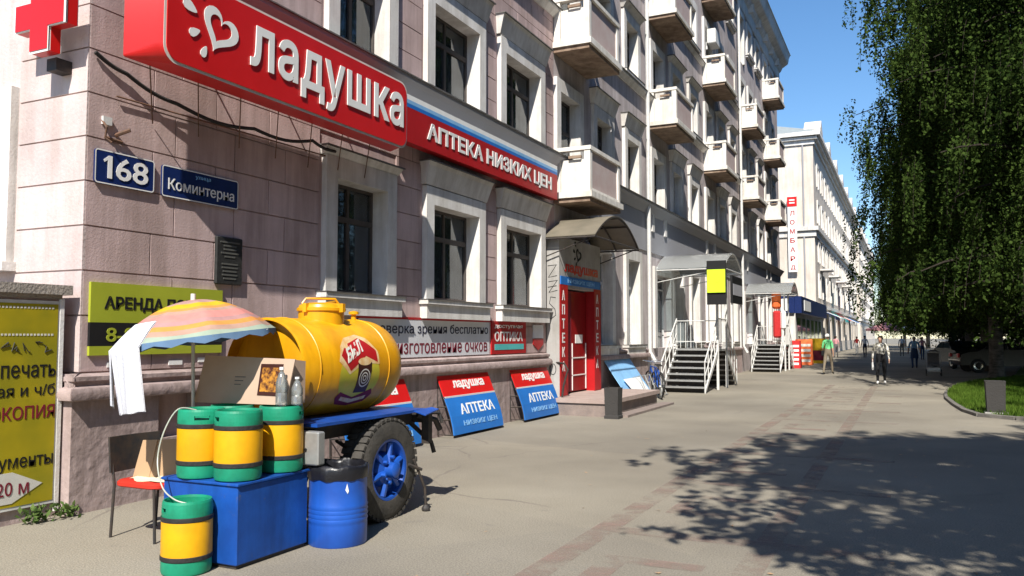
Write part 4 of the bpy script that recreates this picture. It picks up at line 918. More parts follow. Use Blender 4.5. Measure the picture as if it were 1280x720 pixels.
letter('БЫЛ', (0, 0, 0), Y3, Z3, .25, .13, 'posterw', tank, bold=.04, fn=lambda a, b, c: onT(ly+.12, ls+.36+a*.42, .006)(a, b, c), depth=.002)
decal(dens([(.27, .08), (.46, .08), (.48, .36), (.27, .36)]), ly, ls, .005, 'lab3', 'label_mug')
decal([(.37+.10*math.cos(a), .37+.035*math.sin(a)) for a in [2*PI*k/20 for k in range(20)]], ly, ls, .006, 'lab1', 'label_foam')
g = onT(ly, ls, .007)
mb = MB()
for r_ in (.085, .055, .028):
    mb.rings([[g(.375+r_*math.cos(a), .22+r_*math.sin(a), 0) for a in [2*PI*k/24 for k in range(24)]], [g(.375+(r_-.012)*math.cos(a), .22+(r_-.012)*math.sin(a), 0) for a in [2*PI*k/24 for k in range(24)]]])
mb.build('label_mug_badge', 'posterw', tank)
decal(dens([(.04, .04), (.1, -.04), (.3, -.08), (.52, -.04), (.58, .05), (.54, .11), (.3, .03), (.08, .10)]), ly, ls, .004, 'maroon', 'label_scroll')
decal(dens([(.12, .01), (.3, -.04), (.5, .0), (.5, .04), (.3, .0), (.12, .05)]), ly, ls, .005, 'lab1', 'label_scroll_text')
# deck, chassis
MB().box(-5.55, -4.28, 5.32, 6.98, .925, .95).build('deck', 'blue', tk)
m = MB()
for x in (-5.35, -4.55): m.box(x, x+.06, 5.2, 7.1, .78, .925)
for y in (5.35, 6.3, 7.05): m.box(-5.5, -4.33, y, y+.06, .80, .90)
m.box(-5.5, -4.4, 6.27, 6.35, .42, .50)
for x in (-5.3, -4.56):
    for k in range(3): m.tube([(x+.02, 5.9, .74), (x+.02, 6.3, .52+.03*k), (x+.02, 6.75, .74)], .014, 4)
m.box(-5.0, -4.9, 3.9+1.1, 5.4, .72, .80)
m.build('chassis', 'dsteel', tk)
m = MB(); m.box(-4.36, -4.28, 7.02, 7.09, .60, .92); m.tube([(-4.4, 7.0, .88), (-4.3, 7.18, .82), (-4.28, 7.24, .72)], .03, 6); m.tube([(-4.55, 7.0, .85), (-4.32, 7.14, .6), (-4.3, 7.16, .5)], .025, 6); m.tube([(-4.34, 7.04, .90), (-4.3, 7.26, .88), (-4.28, 7.28, .78)], .018, 6); m.build('rear_bracket', 'dsteel', tk)
MB().rings([[(-4.28, 6.75, .935), (-4.15, 6.75, .90), (-4.15, 6.75, .91), (-4.28, 6.75, .945)], [(-4.28, 7.08, .945), (-4.2, 7.08, .93), (-4.2, 7.08, .94), (-4.28, 7.08, .955)]], True, True).build('tail_flap', 'blue', tk)
MB().bbox(-4.46, -4.19, 5.22, 5.31, .64, .90, .01).build('junction_box', 'steel', tk); MB().lathe([(.012, -.01), (.012, .0)], (-4.31, 5.22, .76), 'y', 8).build('lock', 'black', tk)
def wheel(x, sgn):
    R = .45; w = .115
    p = [(R*.60, -w*.8), (R*.62, -w), (R*.85, -w*1.08), (R*.97, -w*.92), (R, -w*.7), (R, w*.7), (R*.97, w*.92), (R*.85, w*1.08), (R*.62, w), (R*.60, w*.8)]
    wo = MB().lathe(p+[p[0]], (x, 6.32, R), 'x', 48, False).build('wheel', 'tyre', tk, smooth=True, angle=35)
    tr = MB()
    for k in range(40):
        a = 2*PI*k/40
        for q_, yo in ((-1, 0), (1, .5)):
            a2 = a+yo*2*PI/40; ca, sa = math.cos(a2), math.sin(a2); t1 = (-sa, ca); r0, r1, dl = R-.01, R+.014, .024
            xs_ = (x+q_*.012, x+q_*w*.98)
            v = [(X_, 6.32+r*ca+dl*e*t1[0], R+r*sa+dl*e*t1[1]) for X_ in xs_ for r in (r0, r1) for e in (-1, 1)]
            tr.add(v, [(0, 1, 3, 2), (4, 6, 7, 5), (0, 4, 5, 1), (2, 3, 7, 6), (0, 2, 6, 4), (1, 5, 7, 3)])
    tr.build('tread', 'tyre', wo)
    xo = x+sgn*w*.45
    rm = MB().lathe([(R*.61, -sgn*.05), (R*.61, sgn*.06), (R*.56, sgn*.055), (R*.52, -sgn*.02), (R*.36, -sgn*.03), (R*.30, sgn*.03), (R*.16, sgn*.05), (R*.15, sgn*.13), (R*.10, sgn*.145), (.0, sgn*.145)], (xo, 6.32, R), 'x', 36, False).build('rim', 'blue', wo, smooth=True, angle=35)
    nb_ = MB()
    for k in range(6):
        a = 2*PI*k/6+.3; cy, cz_ = 6.32+R*.25*math.cos(a), R+R*.25*math.sin(a); nb_.lathe([(.018, 0), (.018, sgn*.06), (0, sgn*.065)], (xo+sgn*.03, cy, cz_), 'x', 6)
        nb_.tube([(xo+sgn*.035, 6.32+R*.1*math.cos(a), R+R*.1*math.sin(a)), (xo+sgn*.02, 6.32+R*.53*math.cos(a), R+R*.53*math.sin(a))], .028, 6)
    nb_.build('wheel_nut', 'blue', wo)
wheel(-4.37, 1); wheel(-5.62, -1)
m = MB().tube([(-4.22, 6.66, .50), (-4.17, 6.78, .22), (-4.17, 6.80, .03)], .013, 6); m.tube([(-4.24, 6.60, .46), (-4.17, 6.72, .40)], .016, 6); m.lathe([(.04, 0), (.04, .02), (.02, .05)], (-4.17, 6.80, .01), 'z', 12); m.build('jack_stand', 'dsteel', tk)
MB().bbox(-4.72, -4.5, 5.82, 5.95, .0, .12, .015).build('wheel_chock', 'rust', tk)

# ------------------------------------------------------------------ kegs, box, barrel
def make_keg(label, loc, rz=0):
    t = thing('keg', label, 'keg', loc, rz, group='green and yellow kegs at the kvas stall', local=True); r = .172
    MB().lathe([(r*.99, .115), (r, .125), (r*1.0, .375), (r*.99, .385)], n=40).build('body', 'kegy', t, raw=True, smooth=True)
    MB().lathe([(r*1.005, .098), (r*1.025, .102), (r*1.025, .128), (r*1.005, .132), (r*1.005, .098)], n=40, caps=False).lathe([(r*1.005, .366), (r*1.025, .370), (r*1.025, .396), (r*1.005, .400), (r*1.005, .366)], n=40, caps=False).split('band', 'rubber', t, raw=True, smooth=True)
    MB().lathe([(r*.88, 0), (r*.96, .008), (r*.99, .03), (r*.985, .104), (r*.9, .11)], n=40).build('base_ring', 'kegg', t, raw=True, smooth=True)
    # collar: ring shell with two hand slots cut right through, and the recessed head
    m = MB(); n = 48; zs = [.398, .43, .462, .490, .506]; ro = [.985, .995, .99, .975, .945]; ri = [.90, .90, .89, .88, .90]
    slot = lambda k, j: j == 1 and ((k % 24) < 4 or (k % 24) == 23)
    for k in range(n):
        a0, a1 = 2*PI*k/n, 2*PI*(k+1)/n
        P = lambda rr, a, z: (r*rr*math.cos(a), r*rr*math.sin(a), z)
        for j in range(4):
            if slot(k, j):
                m.add([P(ro[j], a0, zs[j]), P(ro[j], a1, zs[j]), P(ri[j], a1, zs[j]), P(ri[j], a0, zs[j])], [(0, 1, 2, 3)]); m.add([P(ro[j+1], a0, zs[j+1]), P(ro[j+1], a1, zs[j+1]), P(ri[j+1], a1, zs[j+1]), P(ri[j+1], a0, zs[j+1])], [(3, 2, 1, 0)])
                if not slot((k-1) % n, j): m.add([P(ro[j], a0, zs[j]), P(ro[j+1], a0, zs[j+1]), P(ri[j+1], a0, zs[j+1]), P(ri[j], a0, zs[j])], [(0, 1, 2, 3)])
                if not slot((k+1) % n, j): m.add([P(ro[j], a1, zs[j]), P(ro[j+1], a1, zs[j+1]), P(ri[j+1], a1, zs[j+1]), P(ri[j], a1, zs[j])], [(3, 2, 1, 0)])
                continue
            m.add([P(ro[j], a0, zs[j]), P(ro[j], a1, zs[j]), P(ro[j+1], a1, zs[j+1]), P(ro[j+1], a0, zs[j+1])], [(0, 1, 2, 3)])
            m.add([P(ri[j], a0, zs[j]), P(ri[j], a1, zs[j]), P(ri[j+1], a1, zs[j+1]), P(ri[j+1], a0, zs[j+1])], [(3, 2, 1, 0)])
        m.add([P(ro[4], a0, zs[4]), P(ro[4], a1, zs[4]), P(ri[4], a1, zs[4]), P(ri[4], a0, zs[4])], [(0, 1, 2, 3)])
    m.build('collar', 'kegg', t, raw=True, smooth=True, angle=50)
    MB().lathe([(r*.90, .40), (r*.88, .425), (r*.5, .445), (r*.22, .45)], n=32, caps=False).lathe([(r*.24, .44), (r*.24, .475), (r*.16, .48), (r*.15, .46), (0, .46)], n=20, caps=False).build('head', 'kegg', t, raw=True, smooth=True)
    return t
KZ = .607
k0 = make_keg('green and yellow keg standing on the ground in front of the blue box', (-4.63, 4.34, 0), .9)
for lab, loc, rz in (('leftmost keg on the blue box, with the hose in its top', (-4.815, 4.63, KZ), 2.2), ('front middle keg standing at the corner of the blue box', (-4.475, 4.66, KZ), .9), ('rightmost keg on the blue box, in front of the tank', (-4.46, 5.10, KZ), .2), ('rear keg on the blue box, under the cardboard tray', (-4.85, 4.98, KZ), 1.4)):
    c = copy_tree(k0, label=lab); c.location = loc; c.rotation_euler.z = rz
t = thing('blue_box', 'square blue painted plywood chest that carries the kegs', 'box', (-4.68, 4.88, 0))
MB().bbox(-5.05, -4.32, 4.50, 5.26, .03, .585, .006).build('chest', 'bluep', t); MB().bbox(-5.065, -4.305, 4.485, 5.275, .586, .605, .004).build('lid', 'bluep', t)
MB().box(-5.03, -4.34, 4.52, 5.24, 0, .03).build('base', 'dsteel', t)
t = thing('blue_barrel', 'blue steel barrel with rolling ribs lined with a black rubbish bag', 'barrel', (-4.19, 5.48, 0))
rb = .235
pr = [(rb*.97, 0), (rb, .012), (rb, .16)]
for z in (.20, .235, .27, .305): pr += [(rb*.995, z-.016), (rb*1.025, z), (rb*.995, z+.016)]
pr += [(rb*.985, .42), (rb*.985, .56), (rb*1.01, .585), (rb*1.01, .60), (rb*.96, .60), (rb*.94, .4), (rb*.94, .05), (0, .04)]
MB().lathe(pr, (-4.19, 5.48, 0), n=48).build('drum', 'blue', t, smooth=True, angle=50)
m = MB(); random.seed(9); rs = []
for j, (rr, z) in enumerate(((1.02, .52), (1.035, .55), (1.04, .59), (1.02, .625), (.95, .632), (.90, .60), (.86, .50), (.5, .36), (.02, .33))):
    rs.append([(-4.19+rb*(rr+(.012*math.sin(k*2.3+j)+random.uniform(-.006, .006) if j not in (8,) else 0))*math.cos(2*PI*k/48), 5.48+rb*(rr+.02*math.sin(k*1.7+j*.8))*math.sin(2*PI*k/48), z+(.007*math.sin(k*1.1+j) if j != 1 else .0)) for k in range(48)])
m.rings(rs, False, True).build('bag_liner', 'bag', t, smooth=True, angle=80)
g = lambda a, b: (-4.19+(rb+.002)*math.cos(a), 5.48+(rb+.002)*math.sin(a), b)
MB().add([g(-.62, .50), g(-.56, .44), g(-.60, .42), g(-.68, .45)], [(0, 1, 2, 3)]).build('sticker_scrap', 'swhite', t)
# cardboard tray with picture, bottles
t = thing('cardboard_tray', 'pale cardboard box propped on the kegs with a brown drink picture', 'box', (-4.85, 5.1, 1.115))
m = MB(); A_ = Vector((.985, .10, 0)).normalized(); Bv = Vector((-.03, .16, 1)).normalized(); O_ = Vector((-5.27, 4.98, 1.118))
m.prism([(0, 0), (.88, 0), (.93, .36), (.06, .385)], O_, A_, Bv, .012)
m.prism([(0, 0), (.24, 0), (.2, .34), (0, .36)], O_+A_*.885+Vector((0, .0, 0)), Vector((-.05, 1, .0)).normalized(), Bv, .012)
m.prism([(0, 0), (.88, 0), (.88, .18), (0, .18)], O_+Vector((0, .02, .004)), A_, Vector((-.1, 1, 0)).normalized(), .006)
m.build('cardboard', 'cardl', t)
m = MB().prism([(0, 0), (.21, -.004), (.22, .25), (.01, .25)], O_+A_*.61+Bv*.07+A_.cross(Bv)*.004, A_, Bv, .003); m.build('picture', 'lab3', t)
M['pic'] = mat('picture_print', (.55, .24, .03), .5, (.06, .015, .01), 28, detail=2)
m = MB().prism([(.02, .03), (.19, .025), (.2, .22), (.03, .22)], O_+A_*.61+Bv*.07+A_.cross(Bv)*.006, A_, Bv, .002); m.build('picture_print', 'pic', t)
m = MB()
for k in range(3): m.prism([(0, 0), (.10-.02*k, 0), (.10-.02*k, .006), (0, .006)], O_+A_*(.38)+Bv*(.21-.03*k)+A_.cross(Bv)*.003, A_, Bv, .003)
m.build('faint_text', 'plaquet', t)
def bottle(x, y, z, h, lab, rz=0, m_='bottle'):
    t = thing('plastic_bottle', lab, 'bottle', (x, y, z), rz, group='plastic bottles beside the cardboard tray', local=True); r = .045
    MB().lathe([(r*.8, 0), (r, .01), (r, h*.3), (r*.9, h*.34), (r, h*.38), (r, h*.6), (r*.5, h*.84), (r*.32, h*.87), (r*.32, h*.93)], n=20).build('bottle_body', m_, t, raw=True, smooth=True)
    MB().lathe([(r*.4, h*.93), (r*.4, h), (0, h)], n=12).build('cap', 'swhite', t, raw=True)
bottle(-4.40, 5.03, KZ+.508, .30, 'clear plastic bottle with white cap right beside the cardboard tray'); bottle(-4.33, 5.13, KZ+.508, .22, 'short clear plastic bottle nearest the yellow tank')
# hose
P_ = [(-4.84, 4.60, 1.10), (-4.92, 4.5, 1.11), (-4.97, 4.42, .95), (-4.96, 4.36, .75), (-4.84, 4.3, .58), (-4.72, 4.3, .50), (-4.63, 4.34, .47)]
def bez(P, n=8):
    P = [Vector(p) for p in P]; out = []
    for i in range(len(P)-1):
        p0, p1, p2, p3 = P[max(i-1, 0)], P[i], P[i+1], P[min(i+2, len(P)-1)]
        for k in range(n):
            t = k/n; out.append(.5*((2*p1)+(-p0+p2)*t+(2*p0-5*p1+4*p2-p3)*t*t+(-p0+3*p1-3*p2+p3)*t**3))
    return out+[P[-1]]
tag(MB().tube(bez(P_), .0055, 8).build('hose', 'hose', smooth=True), 'thin pale hose running from the top left keg to the keg on the ground', 'hose')

# ------------------------------------------------------------------ parasol with towel
t = thing('parasol', 'small pastel striped beach parasol shading the kvas stall', 'parasol', (-5.25, 4.92, 0))
tip = Vector((-5.24, 4.92, 1.95)); R_ = .635
tilt = Matrix.Rotation(math.radians(5), 3, 'X') @ Matrix.Rotation(math.radians(-6), 3, 'Y')
ringc = ['u_grey', 'u_pink', 'u_grey', 'u_lil', 'u_grey', 'u_yel', 'u_yel', 'u_or', 'u_grey', 'u_pink', 'u_pink', 'u_lil', 'u_or', 'u_grey', 'u_tq', 'u_blue']
mset = sorted(set(ringc)); n = 64
def canopy_pt(k, f_, dz=0):
    a = 2*PI*k/n+.2; seg = (k % 8)/8.; sc = 1-.05*math.sin(PI*seg); r = R_*f_*sc
    z = -.31*f_**2.0-(.015*math.sin(PI*seg)*f_ if f_ < 1 else 0)
    return tip+tilt @ Vector((r*math.cos(a), r*math.sin(a), z+dz))
m = MB(); NR = len(ringc)
for j, cm in enumerate(ringc):
    m.mi(mset.index(cm)); f0, f1 = max(j/(NR-1), .02) if j < NR-1 else 1., (j+1)/(NR-1)
    if j < NR-1: m.rings([[canopy_pt(k, f0) for k in range(n)], [canopy_pt(k, f1) for k in range(n)]])
    else: m.rings([[canopy_pt(k, 1.) for k in range(n)], [canopy_pt(k, 1.0, -.045+.014*math.sin(k*.785*2)) for k in range(n)]])
m.build('canopy', mset, t, smooth=True, angle=60)
MB().tube([tip+Vector((0, 0, .05)), (-5.225, 4.93, 1.1), (-5.2, 4.94, 0.02)], .014, 10).lathe([(.0, .05), (.02, .05), (.02, -.01)], tip, 'z', 10).build('pole', 'pole', t, smooth=True)
for k in range(0, n, 8):
    a = canopy_pt(k, .02, -.01); b = canopy_pt(k, .5, -.012); c = canopy_pt(k, 1., -.012); MB().tube([a, b, c], .005, 5).tube([tip+Vector((.004, 0, -.36)), b], .004, 5).build('rib', 'steel', t)
MB().lathe([(.2, 0), (.2, .04), (.04, .07), (.03, .12)], (-5.2, 4.94, 0), 'z', 20).build('base', 'conc', t)
# towel: two tails hung over the parasol's left edge
m = MB(); random.seed(2)
def tail(a0, a1, zbot, sp, ph, skew):
    n_ = 18; rows = 16; rs = []
    for j in range(rows+1):
        f_ = j/rows; row = []
        for i in range(n_+1):
            u = i/n_; a = a0+(a1-a0)*u; f2 = min(1, f_*5)
            c0 = canopy_c(a, .72+.30*f2, .012); 
            if f_ <= .2: p = c0
            else:
                g_ = (f_-.2)/.8; p = Vector((c0.x+skew*g_+sp*(u-.5)*g_, c0.y-.02-.0*g_, c0.z+(zbot-c0.z)*g_+(.05*u if j == rows else 0)))
                p += Vector((.5, -.6, 0))*(.045*math.sin(u*8+ph+g_*1.2)*(.35+g_)+.018*math.sin(u*19+ph+g_))
            row.append(tuple(p))
        rs.append(row)
    m.rings(rs, closed=False); m.rings([[(p[0]+.002, p[1]+.008, p[2]-.004) for p in reversed(r)] for r in rs], closed=False)
def canopy_c(a, f_, dz):
    r = R_*f_*.985; return tip+tilt @ Vector((r*math.cos(a), r*math.sin(a), -.31*min(f_, 1)**2+dz))
tail(3.78, 4.30, 1.09, -.02, 0, .05); tail(4.27, 4.85, 1.06, -.03, 2, .10)
tag(m.build('towel', 'towel', smooth=True, angle=80), 'white towel hanging in two tails from the left edge of the parasol', 'towel')

# ------------------------------------------------------------------ chair
t = thing('chair', 'old metal chair with red seat and dark backrest beside the kegs', 'chair', (-5.72, 5.0, 0))
xa_, xb_, ya_, yb_ = -5.94, -5.48, 4.79, 5.24
for (x, y, hgt, bk) in ((xa_, ya_, .78, 1), (xa_, yb_, .78, 1), (xb_, ya_, .43, 0), (xb_, yb_, .43, 0)):
    pts = [(x-(.03 if bk else -.02), y, 0), (x, y, .43)]+([(x-.03, y, .6), (x-.07, y, hgt)] if bk else []); MB().tube(pts, .012, 8).build('leg', 'dsteel', t, smooth=True)
m = MB(); m.rings([[(xa_-.01+dx*e, ya_-.02+0*dy, z) for dx, dy in ((0, 0),)] for e, z in ((0, 0),)]) if 0 else None
sr = [(a*.5, b*.5) for a, b in rrect(1, 1, .2, 4)]
def seat_ring(z, k): return [(xa_+.0+(xb_-xa_+.06)*(.5+(a*2-.5)*k), ya_-.03+(yb_-ya_+.06)*(.5+(b*2-.5)*k), z) for a, b in sr]
m = MB().rings([seat_ring(.425, .96), seat_ring(.435, 1), seat_ring(.46, 1), seat_ring(.475, .94), seat_ring(.478, .6)], True, True); m.build('seat', 'seat', t, smooth=True)
m = MB(); rs = []
for z, d_ in ((.53, 0), (.56, .005), (.80, -.02), (.82, -.035)):
    rs.append([(xa_-.02-.09*(z-.45)+.03*math.cos(PI*(k/10-.5))*-1+d_*0, ya_-.03+(yb_-ya_+.06)*k/10, z) for k in range(11)]+[(xa_+.0-.09*(z-.45)-.03*math.cos(PI*(k/10-.5)), ya_-.03+(yb_-ya_+.06)*k/10, z) for k in range(10, -1, -1)])
m.rings(rs, True, True).build('backrest', 'dsteel', t, smooth=True, angle=50)
t = thing('cardboard_sheet', 'folded brown cardboard standing on the red chair seat', 'cardboard', (-5.7, 5.1, .48))
m = MB().prism([(0, 0), (.17, 0), (.17, .32), (.02, .31)], (-5.86, 4.90, .48), Vector((.98, .1, 0)).normalized(), Vector((.0, .25, 1)).normalized(), .008); m.prism([(0, 0), (.32, 0), (.33, .34), (.0, .32)], (-5.695, 4.92, .48), Vector((.93, .36, 0)).normalized(), Vector((.0, .28, 1)).normalized(), .008); m.build('sheet', 'card', t)
t = thing('paper_sheet', 'cream sheet of paper lying on the red chair seat', 'paper', (-5.6, 4.95, .48))
m = MB(); m.rings([[(-5.86+.01*k, 4.97+.03*math.sin(k), .484+.02*(k/10)) for k in range(11)] if 0 else [(-5.84+.42*k/10, 4.80+.02*math.sin(k*1.3)+.05*(5-k)**2/25, .482+.006*math.sin(k)) for k in range(11)], [(-5.80+.40*k/10, 4.94+.01*math.sin(k), .495+.006*math.cos(k)) for k in range(11)], [(-5.72+.34*k/10, 5.06+.012*k, .53+.010*math.sin(k*.8)) for k in range(11)]], closed=False); m.build('sheet', 'paper', t, smooth=True)
# ------------------------------------------------------------------ small litter, weeds, car-park things
def leaves(name, mbv, mbf, m, parent=None, kind=None):
    me = bpy.data.meshes.new(name); nv = len(mbv); me.vertices.add(nv); me.vertices.foreach_set('co', mbv.astype(np.float32).ravel())
    nf = len(mbf); k = mbf.shape[1]; me.loops.add(nf*k); me.loops.foreach_set('vertex_index', mbf.astype(np.int32).ravel()); me.polygons.add(nf); me.polygons.foreach_set('loop_start', np.arange(0, nf*k, k, dtype=np.int32)); me.polygons.foreach_set('loop_total', np.full(nf, k, dtype=np.int32))
    me.materials.append(M[m]); me.update(calc_edges=True); me.validate(); return link(name, me, parent, kind=kind)
def leafcards(P, size, aspect=1.5, droop=.6):
    n = len(P); d = rng.normal(size=(n, 3)); d[:, 2] -= droop; d /= np.linalg.norm(d, axis=1)[:, None]; e = np.cross(d, rng.normal(size=(n, 3))); e /= np.linalg.norm(e, axis=1)[:, None]
    s = size*rng.uniform(.45, 1.3, n)[:, None]
    V = np.stack([P-d*s*.1, P+e*s*.5+d*s*aspect*.45, P+d*s*aspect, P-e*s*.5+d*s*aspect*.45], 1).reshape(-1, 3)
    return V, np.arange(n*4).reshape(-1, 4)
for k, (x, y, lab) in enumerate(((-6.96, 5.12, 'small green weed growing at the foot of the wall corner'), (-7.02, 4.86, 'tuft of dry weed under the end of the yellow poster'))):
    P = rng.normal(size=(90, 3))*np.array([.04, .06, .035])+np.array([x, y, .07]); P[:, 2] = np.abs(P[:, 2]); V, F = leafcards(P, .035, 1.8, -.6); tag(leaves('weed', V, F, 'weed'), lab, 'weed')
m = MB(); random.seed(21)
for k in range(60):
    x, y = random.uniform(-4.2, 1), random.uniform(4.5, 15); r = random.uniform(.012, .03); a = random.uniform(0, 6); m.add([(x+r*math.cos(a+q_*PI/2)*(1 if q_ % 2 else .5), y+r*math.sin(a+q_*PI/2)*(1 if q_ % 2 else .5), .006+random.uniform(0, .008)) for q_ in range(4)], [(0, 1, 2, 3)])
o = m.build('fallen_leaves', 'card'); tag(o, 'scattered dry leaves and scraps lying on the pavement', 'leaves'); o['kind'] = 'stuff'

# ------------------------------------------------------------------ lawn
pl = [(1.0, 27.2), (.92, 24.8), (1.0, 22.6), (1.12, 20.8), (1.32, 19.7), (1.9, 19.2), (3.2, 19.0), (12.6, 19.0), (12.6, 60), (6.5, 60), (3.6, 37.2), (2.3, 34.2), (1.6, 31.5), (1.2, 29.2)]
MB().add([(x, y, .07) for x, y in pl], [tuple(range(len(pl)))]).build('lawn', mat('lawn_soil', (.07, .12, .02), .95, (.05, .085, .015), 4), kind='structure')
k = MB(); n = len(pl); cxl, cyl_ = 5, 30
ins = [(x, y) for x, y in pl]
for i in range(n):
    a, b = Vector(pl[i]), Vector(pl[(i+1) % n]); d = (b-a).normalized(); nn = Vector((d.y, -d.x)); c = Vector((cxl, cyl_))
    if (c-a).dot(nn) > 0: nn = -nn
    k.add([(a.x, a.y, 0), (b.x, b.y, 0), (b.x, b.y, .075), (a.x, a.y, .075), (a.x+nn.x*.09, a.y+nn.y*.09, 0), (b.x+nn.x*.09, b.y+nn.y*.09, 0), (b.x+nn.x*.09, b.y+nn.y*.09, .065), (a.x+nn.x*.09, a.y+nn.y*.09, .065)], [(0, 1, 2, 3), (7, 6, 5, 4), (3, 2, 6, 7), (0, 3, 7, 4), (1, 5, 6, 2)])
k.build('lawn_kerb', mat('old_kerb', (.20, .185, .165), .95, (.12, .11, .10), 4, bump=.5), kind='structure')
def inpoly(P):
    x, y = P[:, 0], P[:, 1]; c = np.zeros(len(P), bool)
    for i in range(n):
        x0, y0 = pl[i]; x1, y1 = pl[i-1]; c ^= ((y0 > y) != (y1 > y)) & (x < (x1-x0)*(y-y0)/(y1-y0+1e-9)+x0)
    return c
P = np.concatenate([np.stack([rng.uniform(.9, 6, 60000), rng.uniform(19, 38, 60000)], 1)]); P = P[inpoly(P)]
nn_ = len(P); h_g = rng.uniform(.05, .13, nn_); a = rng.uniform(0, 2*PI, nn_); w = .012
V = np.zeros((nn_, 3, 3)); V[:, 0, 0] = P[:, 0]-w*np.cos(a); V[:, 0, 1] = P[:, 1]-w*np.sin(a); V[:, 1, 0] = P[:, 0]+w*np.cos(a); V[:, 1, 1] = P[:, 1]+w*np.sin(a); V[:, 2, 0] = P[:, 0]+rng.normal(0, .03, nn_); V[:, 2, 1] = P[:, 1]+rng.normal(0, .03, nn_); V[:, 2, 2] = h_g; V[:, :, 2] += .07
o = leaves('grass', V.reshape(-1, 3), np.arange(nn_*3).reshape(-1, 3), 'grass', kind='stuff'); o['label'] = 'short green grass on the lawn by the trees'; o['category'] = 'grass'
t = thing('litter_bin', 'dark concrete litter urn standing alone on the edge of the lawn', 'litter bin', (1.62, 20.1, 0)); urn(t, 1.60, 19.85, .37, .74); MB().box(1.39, 1.81, 19.64, 20.06, 0, .10).build('base_slab', 'kerb', t)

# ------------------------------------------------------------------ birch trees
def tree_mesh(H, R, z0, nl, seed, per=26, drop=(.7, 2.2), ls=.075, shape=1.):
    r_ = np.random.default_rng(seed); tm = MB(); br = MB(); lean = r_.uniform(-.3, .3, 2)
    tr = [(lean[0]*(k/10)**2, lean[1]*(k/10)**2, H*k/10) for k in range(11)]; tm.tube(tr, [.24*(1-k/11)**.8+.02 for k in range(11)], 10)
    tm.lathe([(.36, 0), (.27, .25), (.24, .8)], n=10, caps=False)
    LP = []; tw = MB(); cl = None
    for i in range(nl):
        f = (i+.5)/nl; zb = z0*.8+(H-z0*.8)*f**1.3; az = i*2.399+r_.uniform(-.3, .3)
        rad = R*(math.sin(PI*min(1, .18+.80*f))**.6)*r_.uniform(.55, 1.2)*shape; rise = r_.uniform(.4, 1.2)*(1-f*.4)
        pts = []
        for k in range(7):
            s = k/6; pts.append((tr[0][0]+rad*s*math.cos(az+.25*s), rad*s*math.sin(az+.25*s), zb+rise*math.sin(s*PI*.62)*1.4-.9*s*s*(1-f*.5)))
        br.tube(pts, [.07*(1-.85*k/6)*(1.15-f*.6)+.006 for k in range(7)], 5)
        for j in range(per):
            if j % 5 == 0 or cl is None:
                s = r_.uniform(.22, 1)**.75; k = min(int(s*6), 5); u = s*6-k; cl = np.array(pts[k])*(1-u)+np.array(pts[k+1])*u
                cl = cl+r_.normal(0, 1, 3)*np.array([.5, .5, .3])*(.5+s*.8); L0 = r_.uniform(*drop)*(.6+.5*s)
            p = cl+r_.normal(0, 1, 3)*np.array([.15, .15, .12]); L = L0*r_.uniform(.5, 1.15); n_ = int(L/.04)
            zf = z0*r_.uniform(.66, 1.45)
            if p[2]-L < zf: L = max(.25, p[2]-zf); n_ = int(L/.04)
            tt = np.linspace(0, 1, n_)[:, None]; sw = np.array([math.cos(az), math.sin(az), 0])*.35*r_.uniform(0, 1)
            q = p+sw*np.sqrt(tt)+np.array([0, 0, -1])*L*tt+np.concatenate([r_.normal(0, .05, (n_, 2)), r_.normal(0, .03, (n_, 1))], 1); LP.append(q)
            if j % 4 == 0: tw.tube([p, p+sw*.7-np.array([0, 0, L*.5]), p+sw-np.array([0, 0, L])], .006, 3)
    LP = np.concatenate(LP); ni = int(len(LP)*.22); a_ = r_.uniform(0, 2*PI, ni); zz_ = r_.uniform(0, 1, ni); rr_ = R*.72*np.sqrt(r_.uniform(0, 1, ni))*np.sin(PI*np.minimum(1, .16+.8*zz_))**.6; LP = np.concatenate([LP, np.stack([rr_*np.cos(a_), rr_*np.sin(a_), z0+(H-z0)*zz_], 1)]); V, F = leafcards(LP, ls, 1.35, .8); return tm, br, tw, V, F
def make_tree(H, R, z0, nl, seed, loc, label, rz=0, **kw):
    tm, br, tw, V, F = tree_mesh(H, R, z0, nl, seed, **kw)
    t = thing('birch_tree', label, 'tree', loc, rz, group='weeping birches along the pavement', local=True)
    tr = tm.build('trunk', 'bark', t, raw=True, smooth=True); br.build('branches', 'bark2', tr, raw=True, smooth=True, kind='stuff'); tw.build('twigs', 'bark2', tr, raw=True, kind='stuff')
    c = leaves('crown', V, F, 'leaf', t); print('tree', label[:30], len(F)); return t
T1 = make_tree(23, 5.4, 2.7, 104, 5, (3.05, 36.8, 0), 'tall dark weeping birch rising from the far edge of the lawn', per=58, ls=.088, drop=(1., 2.8))
T2 = make_tree(21, 4.9, 2.7, 98, 8, (4.9, 31.0, 0), 'weeping birch filling the right edge above the lawn', rz=1.2, per=56, ls=.088, drop=(1., 2.6))
def tcopy(src, loc, rz, sc, label):
    c = copy_tree(src, label=label); c.location = loc; c.rotation_euler.z = rz; c.scale = (sc, sc, sc); return c
tcopy(T1, (3.4, 46, 0), 2.1, .95, 'second birch of the pavement row, just behind the front birch')
tcopy(T2, (3.3, 56, 0), 4.0, .98, 'third birch of the pavement row, shading the walkers')
tcopy(T1, (3.6, 68, 0), .7, 1.0, 'fourth birch of the pavement row, far along the street')
tcopy(T2, (3.6, 84, 0), 5.2, 1.0, 'fifth birch of the pavement row near the end of the street')
tcopy(T1, (9.5, 40, 0), 3.3, 1.0, 'birch in the second row behind the parked dark car')
tcopy(T2, (9.2, 52, 0), 1.9, 1.05, 'birch in the second row beside the road, farther back')
tcopy(T1, (10.5, 66, 0), 5.5, 1.1, 'tall birch beside the road beyond the second row')
